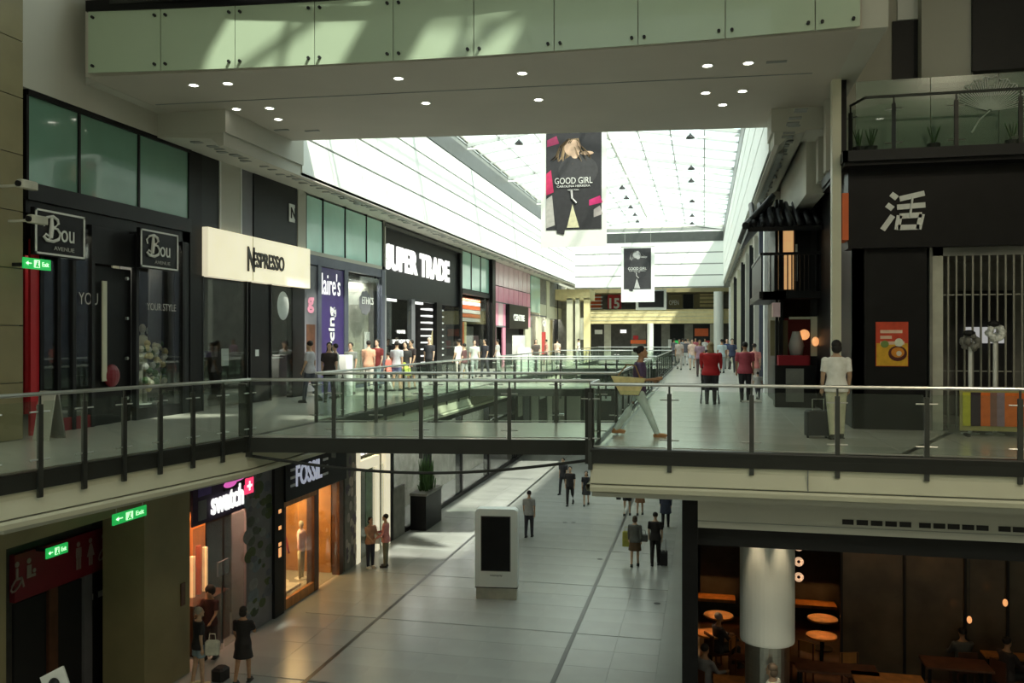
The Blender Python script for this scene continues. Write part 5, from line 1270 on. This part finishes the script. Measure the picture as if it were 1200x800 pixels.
    if hairs == 'bun': H((0,-.12,.05),.05,.05,.05)
    if hairs == 'afro': H((0,-.03,.05),.125,.12,.12); H((0,-.06,-.0),.12,.09,.1)
    if hairs == 'none': m = MB(); H((0,-.03,.02),.08,.09,.06)
    m.build('hair', hs, g, smooth=True)
    if detail > 1 or (detail and abs(((face+head_turn+180) % 360)-180) > 60):
        m = MB()
        for sd in (-1,1): m.ell(hd+Rh@Vector((sd*.028,.092,.012)), .010,.006,.006,seg=8,rings=5)
        m.build('eyes', M['blackm'], g); MB().ell(hd+Rh@Vector((0,.094,-.058)),.02,.006,.006,seg=8,rings=5).build('mouth', hexm((.35,.12,.10)), g)
    g.location = (x, y, z0); g.scale = (s, s, s); g.rotation_euler.z = math.radians(face)
    g['_h'] = 0; del g['_h']
    return g, hands, Matrix.Rotation(math.radians(face), 3, 'Z'), s
def wpt(g, R, s, v): return Vector(g.location)+R@(Vector(v)*s)
def loft_bag(name, label, cat, c, w, d, h, m, R, handle=True, soft=.8):
    g = thing(name, (0,0,0), label, cat); b = MB()
    b.rbox(-w/2,w/2,-d/2,d/2,0,h,min(w,d)*.2); b.build('bag_body', m, g)
    if handle: MB().tube([(-w*.25,0,h),(-w*.2,0,h+.14),(w*.2,0,h+.14),(w*.25,0,h)],.01,6).build('handle', m, g)
    g.location = c; g.rotation_euler = R.to_euler(); return g
def suitcase(x, y, z0, w, d, h, col, label, face, pull=.45):
    g = thing('suitcase', (0,0,0), label, 'suitcase'); MB().rbox(-w/2,w/2,-d/2,d/2,.05,h,.03).build('shell', hexm(col), g)
    for a in (-1,1): MB().cyl((a*(w/2-.04)-.015,0,.03),(a*(w/2-.04)+.015,0,.03),.03,seg=10).build('wheel', M['blackm'], g)
    MB().tube([(-w*.25,-d*.3,h),(-w*.25,-d*.3,h+pull),(w*.25,-d*.3,h+pull),(w*.25,-d*.3,h)],.01,6).build('pull_handle', M['steel'], g)
    g.location = (x,y,z0); g.rotation_euler.z = math.radians(face); return g
def up_at(px, py): q = at(px, py, Z=0.); return q.x, q.y
def lo_at(px, py): q = at(px, py, Z=ZL); return q.x, q.y
# --- upper level, right platform
x, y = up_at(748,511)
g, hn, R, s = person('woman walking right in violet top and pale jeans with a big yellow shoulder bag', x, y, 0, 1.70, -88, (.10,.07,.16), (.68,.80,.82), skin='tan', walk=25, arms=(-6,8), elbows=(95,88), hair=(.015,.012,.012), hairs='bun', shoe=(.50,.22,.08), detail=2, lean=4, knees=(10,2), sleeves='short')
g2 = thing('shoulder_bag', (0,0,0), 'big pale yellow tote bag on the hip of the walking woman', 'bag')
MB().add([(-.34,-.07,.30),(.36,-.07,.34),(.26,-.10,0),(-.10,-.10,-.04),(-.34,.07,.30),(.36,.07,.34),(.26,.10,0),(-.10,.10,-.04)],[(0,3,2,1),(4,5,6,7),(0,4,7,3),(1,2,6,5),(3,7,6,2),(0,1,5,4)]).build('bag_body', hexm((.72,.62,.30)), g2); MB().tube([(-.2,0,.33),(-.05,0,.56),(.12,0,.56),(.25,0,.33)],.015,6).build('strap', hexm((.35,.22,.10)), g2)
g2.location = (x-.20, y-.25, .80); g2.rotation_euler = (0,.12,0); g2.scale = (.88,1,.9)
x, y = up_at(980,514)
g, hn, R, s = person('person seen from behind in white t-shirt and pale khaki trousers', x, y, 0, 1.74, 6, (.92,.92,.85), (.62,.60,.44), skin='mid', walk=7, arms=(6,-4), elbows=(12,25), hair=(.015,.012,.012), hairs='bob', detail=2, shoe=(.05,.05,.04), wide=1.05, knees=(4,6))
suitcase(x-.32, y+.05, 0, .40, .22, .50, (.02,.02,.025), 'black soft bag on wheels beside the person in white t-shirt', 10, .2)
x, y = up_at(833,474)
person('woman with long fair hair in a loose dark red top pushing a pushchair', x, y, 0, 1.66, -2, (.42,.01,.015), (.02,.02,.025), skin='light', walk=10, arms=(30,30), elbows=(30,30), hair=(.26,.20,.10), hairs='long', detail=1, sleeves='long', wide=1.3)
def pushchair(x, y, label, face=0, s=1):
    g = thing('pushchair', (0,0,0), label, 'pushchair'); m = MB(); m.rbox(-.22,.22,-.1,.3,.35,.62,.05); m.build('seat', M['blackm'], g)
    MB().lathe([(.24,0),(.25,.2),(.14,.34),(.02,.38)],(0,.05,.6),16).build('hood', M['blackm'], g)
    m = MB()
    for a in (-1,1): m.tube([(a*.22,.35,.1),(a*.22,-.05,.5),(a*.2,-.35,.98)],.014,6).tube([(a*.22,-.25,.1),(a*.22,.05,.45)],.014,6)
    m.tube([(-.2,-.35,.98),(.2,-.35,.98)],.02,6); m.build('frame', M['dark'], g)
    for a in (-1,1):
        for yy in (-.27,.36): MB().cyl((a*.24-.02,yy,.1),(a*.24+.02,yy,.1),.1,seg=14).build('wheel', M['greysh'], g)
    g.location = (x,y,0); g.rotation_euler.z = math.radians(face); g.scale = (s,s,s); return g
pushchair(x-.02, y-.42 if False else y+.62, 'dark pushchair in front of the woman in the red top', 0)
x, y = up_at(873,471)
person('man seen from behind in a dusty red t-shirt and black trousers', x, y, 0, 1.66, 2, (.42,.07,.10), (.015,.015,.02), skin='tan', walk=6, arms=(4,8), elbows=(8,10), hair=(.015,.012,.012), hairs='short', detail=1, wide=1.12)
x, y = up_at(888,468)
person('toddler walking beside the man in the dusty red t-shirt', x, y, 0, .80, 8, (.5,.5,.48), (.08,.08,.1), skin='mid', walk=12, hair=(.02,.015,.012), wide=1.25, cat='child')
x, y = up_at(884,458)
person('person in salmon top just ahead of the man in the dusty red t-shirt', x, y, 0, 1.58, 0, (.75,.28,.25), (.5,.42,.38), skin='light', hairs='short')
far = [(852,432,1.72,(.03,.06,.16),(.25,.25,.22),'person in navy top beyond the woman in red, left of a pair'),
       (858,436,1.75,(.04,.05,.10),(.03,.03,.04),'person in dark navy jacket beyond the dusty red t-shirt'),
       (846,437,1.7,(.55,.65,.68),(.3,.33,.35),'person in pale blue top half hidden behind the woman in red'),
       (811,433,1.70,(.80,.58,.48),(.62,.66,.72),'person in peach top and pale shorts on the far walkway'),
       (820,441,1.68,(.35,.22,.28),(.10,.06,.06),'person in mauve top with dark leggings on the walkway'),
       (803,428,1.70,(.10,.10,.12),(.5,.5,.5),'small far person in black and white left of the peach top'),
       (796,433,1.70,(.50,.42,.38),(.5,.46,.42),'far person in beige beside the void railing'),
       (790,424,1.70,(.12,.12,.14),(.15,.15,.18),'farthest dark figure beside the void railing'),
       (815,422,1.72,(.4,.1,.12),(.2,.2,.2),'tiny far person in dark red in the middle of the walkway'),
       (826,421,1.72,(.6,.6,.58),(.2,.2,.25),'tiny far person in white behind the mauve top'),
       (800,421,1.70,(.3,.35,.4),(.2,.2,.2),'tiny far person in grey at the end of the void'),
       (806,419,1.70,(.65,.5,.45),(.3,.3,.3),'tiny far person in pale pink at the end of the walkway')]
for px, py, h, tp, bt_, lb in far:
    x, y = up_at(px, py); person(lb, x, y, 0, h, random.choice((0,180,10)), tp, bt_, skin=random.choice(('light','tan')), walk=random.uniform(-22,22), style='shorts' if 'shorts' in lb else 'trousers')
# --- upper level, left walkway
left = [(363,-10.6,1.70,(.5,.5,.55),(.08,.09,.12),'person in pale grey top at the left jamb of the purple banner',90),
        (386,-10.2,1.65,(.03,.02,.02),(.02,.02,.02),'long-haired person in black before the purple banner',200),
        (393,-10.6,1.60,(.55,.55,.5),(.4,.4,.4),'person in pale top with dark hair right of the purple banner',120),
        (411,-10.9,1.62,(.2,.22,.2),(.3,.35,.3),'person in dull green beside the pale display window',180),
        (432,-10.9,1.68,(.75,.42,.28),(.7,.68,.62),'person in salmon and white before the flower logo window',10),
        (442,-10.7,1.74,(.22,.03,.03),(.25,.35,.36),'person in dark maroon top right of the flower logo window',170),
        (455,-10.2,1.30,(.75,.20,.16),(.5,.5,.5),'child in red top at the left of the dark doorway',90),
        (465,-10.0,1.66,(.40,.42,.46),(.10,.12,.25),'person in grey top and blue shorts by the dark doorway',0),
        (475,-9.8,1.64,(.02,.02,.02),(.45,.55,.10),'person in black top with lime skirt by the dark doorway',180),
        (482,-9.9,1.70,(.03,.02,.02),(.03,.03,.03),'person all in black right of the lime skirt',150),
        (503,-11.3,1.78,(.02,.02,.025),(.02,.02,.02),'pale-haired person in black in the second dark doorway',180),
        (538,-9.6,1.72,(.82,.80,.74),(.75,.68,.62),'person in cream clothes in front of the lit shelves',60),
        (544,-9.4,1.55,(.12,.06,.06),(.5,.5,.5),'person in dark brown beside the cream-clothed one',90),
        (556,-9.9,1.68,(.5,.55,.5),(.3,.35,.33),'dark-haired person in grey-green in front of the orange display',200),
        (568,-9.7,1.72,(.03,.03,.04),(.05,.05,.06),'person in black beside the black column',150),
        (583,-10.4,1.68,(.62,.62,.6),(.4,.4,.4),'person in pale grey at the pink shop window',90),
        (628,-9.0,1.68,(.10,.08,.07),(.55,.62,.60),'long dark-haired woman behind the far rail',200),
        (640,-10.0,1.65,(.65,.32,.26),(.3,.2,.2),'person in coral top near the beige shops',120),
        (653,-9.6,1.65,(.7,.55,.45),(.4,.4,.4),'person in peach near the last beige shop',0),
        (678,-8.8,1.70,(.75,.75,.72),(.5,.5,.5),'person in white at the far left corner',90)]
for px, X, h, tp, bt_, lb, fc in left:
    q = at(px, X=X); person(lb, X, q.y, 0, h, fc, tp, bt_, skin=random.choice(('light','mid')), hair=(.55,.52,.45) if 'pale-haired' in lb else (.02,.015,.012), hairs='long' if 'long' in lb else 'short', walk=random.uniform(-15,15), style='skirt' if 'skirt' in lb else 'shorts' if 'shorts' in lb else 'trousers')
for px, X, w_, h_, mm, lb in ((397,-10.9,.5,1.25,'letw','white display board beside the purple banner'),(605,-10.6,1.3,1.9,'letw','tall white display box in front of the black doorway'),(611,-10.2,1.2,1.2,'white','low white display box in front of the pink shop'),(617,-10.3,1.2,1.1,'letw','white display box farthest right by the pink shop')):
    y = at(px, X=X).y; tag(MB().rbox(X-.25,X+.25,y,y+w_,0,h_,.02).build('display_box', M[mm]), lb, 'display')
# --- lower level
LP = [((620,629),1.76,(.30,.31,.31),(.03,.03,.04),'man alone in grey t-shirt and dark trousers on the lower floor',0,'trousers','short',5,None),
      ((660,579),1.76,(.015,.015,.018),(.015,.015,.018),'person in black at the back of the dark-clothed group',160,'trousers','short',14,None),
      ((668,592),1.76,(.012,.012,.014),(.012,.012,.014),'person in black in the middle of the dark-clothed group',180,'trousers','short',12,None),
      ((687,592),1.55,(.015,.015,.018),(.03,.03,.03),'shorter woman in black carrying a bag right of the group',185,'skirt','long',10,None),
      ((735,604),1.72,(.55,.55,.52),(.02,.02,.02),'person in white top and black shorts below the platform edge',0,'shorts','short',12,None),
      ((750,603),1.68,(.10,.10,.06),(.30,.16,.08),'person in olive top and brown skirt below the platform edge',0,'skirt','long',8,None),
      ((780,617),1.74,(.045,.055,.10),(.015,.015,.02),'person in a long dark blue coat near the right wall',0,'coat','short',8,'long'),
      ((744,663),1.66,(.10,.105,.095),(.09,.05,.02),'woman in grey jacket and brown skirt carrying a yellow bag',0,'skirt','bob',8,'long'),
      ((768,662),1.76,(.012,.012,.014),(.012,.012,.014),'man in black pulling a narrow black suitcase',0,'trousers','short',5,None)]
for (px, py), h, tp, bt_, lb, fc, st, hr, wk_, sl in LP:
    x, y = lo_at(px, py); d1 = 2 if py > 640 else 1
    person(lb, x, y, ZL, h, fc, tp, bt_, skin='mid', style=st, hairs=hr, walk=wk_, sleeves=sl or 'short', detail=d1, hair=(.06,.045,.03) if 'yellow bag' in lb else (.015,.012,.012))
x, y = lo_at(734,655); R0 = Matrix.Rotation(0,3,'Z')
loft_bag('shopping_bag','olive yellow carrier bag at the left of the woman in grey jacket','bag',(x,y+.1,ZL+.42),.28,.16,.52,hexm((.30,.30,.05)),R0)
loft_bag('handbag','dark grey handbag between the couple on the lower floor','bag',(x+.58,y+.1,ZL+.62),.28,.14,.24,hexm((.08,.085,.08)),R0)
x, y = lo_at(778,663); suitcase(x, y, ZL, .24, .3, .50, (.01,.01,.012), 'narrow black cabin suitcase pulled by the man in black', 0, .42)
x, y = lo_at(725,597); loft_bag('handbag','dark handbag held by the person in white top','bag',(x,y,ZL+.45),.2,.12,.3,hexm((.02,.02,.02)),R0)
x, y = lo_at(434,665); person('woman in dull brown top and dark jeans at the pale yellow shop', x, y, ZL, 1.66, -120, (.42,.24,.16), (.03,.035,.06), skin='mid', hairs='bob', detail=1, arms=(20,25), elbows=(50,40), shoe=(.7,.7,.68))
x, y = lo_at(452,664); person('man in pink shirt and olive grey trousers at the pale yellow shop', x, y, ZL, 1.74, 100, (.62,.26,.26), (.17,.17,.12), skin='mid', hairs='short', detail=1, sleeves='long', arms=(15,25), elbows=(40,55))
x, y = lo_at(441,655); loft_bag('tote_bag','white tote bag between the couple at the pale yellow shop','bag',(x,y,ZL+.55),.3,.15,.4,hexm((.7,.68,.6)),R0)
x, y = lo_at(233,803); person('woman with pale headscarf, black top and pale blue denim skirt beside the pillar', x, y, ZL, 1.70, -35, (.015,.015,.018), (.25,.33,.38), skin='mid', hair=(.30,.28,.22), hairs='short', style='shorts', detail=2, shoe=(.55,.50,.3), walk=4)
loft_bag('shoulder_bag','white rounded shoulder bag on the woman in denim','bag',(x+.34,y-.02,ZL+.72),.30,.15,.30,hexm((.62,.62,.52)),Matrix.Rotation(.2,3,'Z'))
x, y = lo_at(246,772); person('dark-haired woman in dark red top behind the one in denim', x, y, ZL, 1.70, 180, (.06,.015,.015), (.05,.03,.03), skin='tan', hairs='afro', detail=1, arms=(20,35), elbows=(40,60), walk=5)
x, y = lo_at(285,800); person('woman from behind in a short black dress holding her phone', x, y, ZL, 1.68, 8, (.012,.012,.014), (.012,.012,.014), skin='tan', hairs='bob', style='dress', detail=2, walk=9, arms=(12,30), elbows=(20,70), shoe=(.03,.03,.03))
tag(MB().rbox(x-.75,x-.45,y-.1,y+.25,ZL,ZL+.28,.05).build('bag', M['blackm']), 'small black bag on the floor between the women by the pillar', 'bag')
# --- restaurant guests
def guest(px, py, d, top, label, fc=90, hair=(.015,.012,.012), bottom=(.02,.02,.02)):
    q = at(px, py, D=d); person(label, q.x, q.y, ZL, 1.72, fc, top, bottom, skin='tan', hair=hair, sit=True, arms=(35,35), elbows=(50,50), detail=1, sleeves='long', hairs='short')
    c = thing('dining_chair', (0,0,0), 'dark chair under the '+label.split(' seated')[0], 'chair')
    B(-.21,.21,-.22,.2,.36,.40).build('seat', M['woodd'], c); B(-.2,.2,-.26,-.23,.36,.82).build('backrest', M['woodd'], c)
    for a in (-1,1):
        for b in (-1,1): B(a*.17-.015,a*.17+.015,b*.17-.015,b*.17+.015,0,.36).build('leg', M['woodd'], c)
    c.location = (q.x, q.y, ZL); c.rotation_euler.z = math.radians(fc)
guest(842,760,19.6,(.05,.05,.055),'grey-haired guest in dark clothes seated left of the column',-60,(.30,.27,.25))
guest(826,800,17.6,(.22,.23,.24),'guest in silver grey seated at the bottom left of the column',-40)
guest(1048,762,19.4,(.03,.03,.05),'guest in dark blue seated near the smoked screen',80)
guest(1004,752,20.0,(.02,.02,.025),'guest in black seated between column and smoked screen',-80)
guest(1128,778,18.6,(.10,.10,.095),'guest in grey top seated in the right half of the restaurant',10)
guest(1180,790,18.0,(.04,.03,.03),'guest in dark brown seated at the far right edge',-60)
q = at(905,786,D=15.3); person('guest in white top with patterned hair in front of the column base', q.x, q.y, ZL, 1.74, 60, (.8,.8,.76), (.1,.1,.1), skin='mid', hair=(.16,.12,.09), detail=1, hairs='bob')
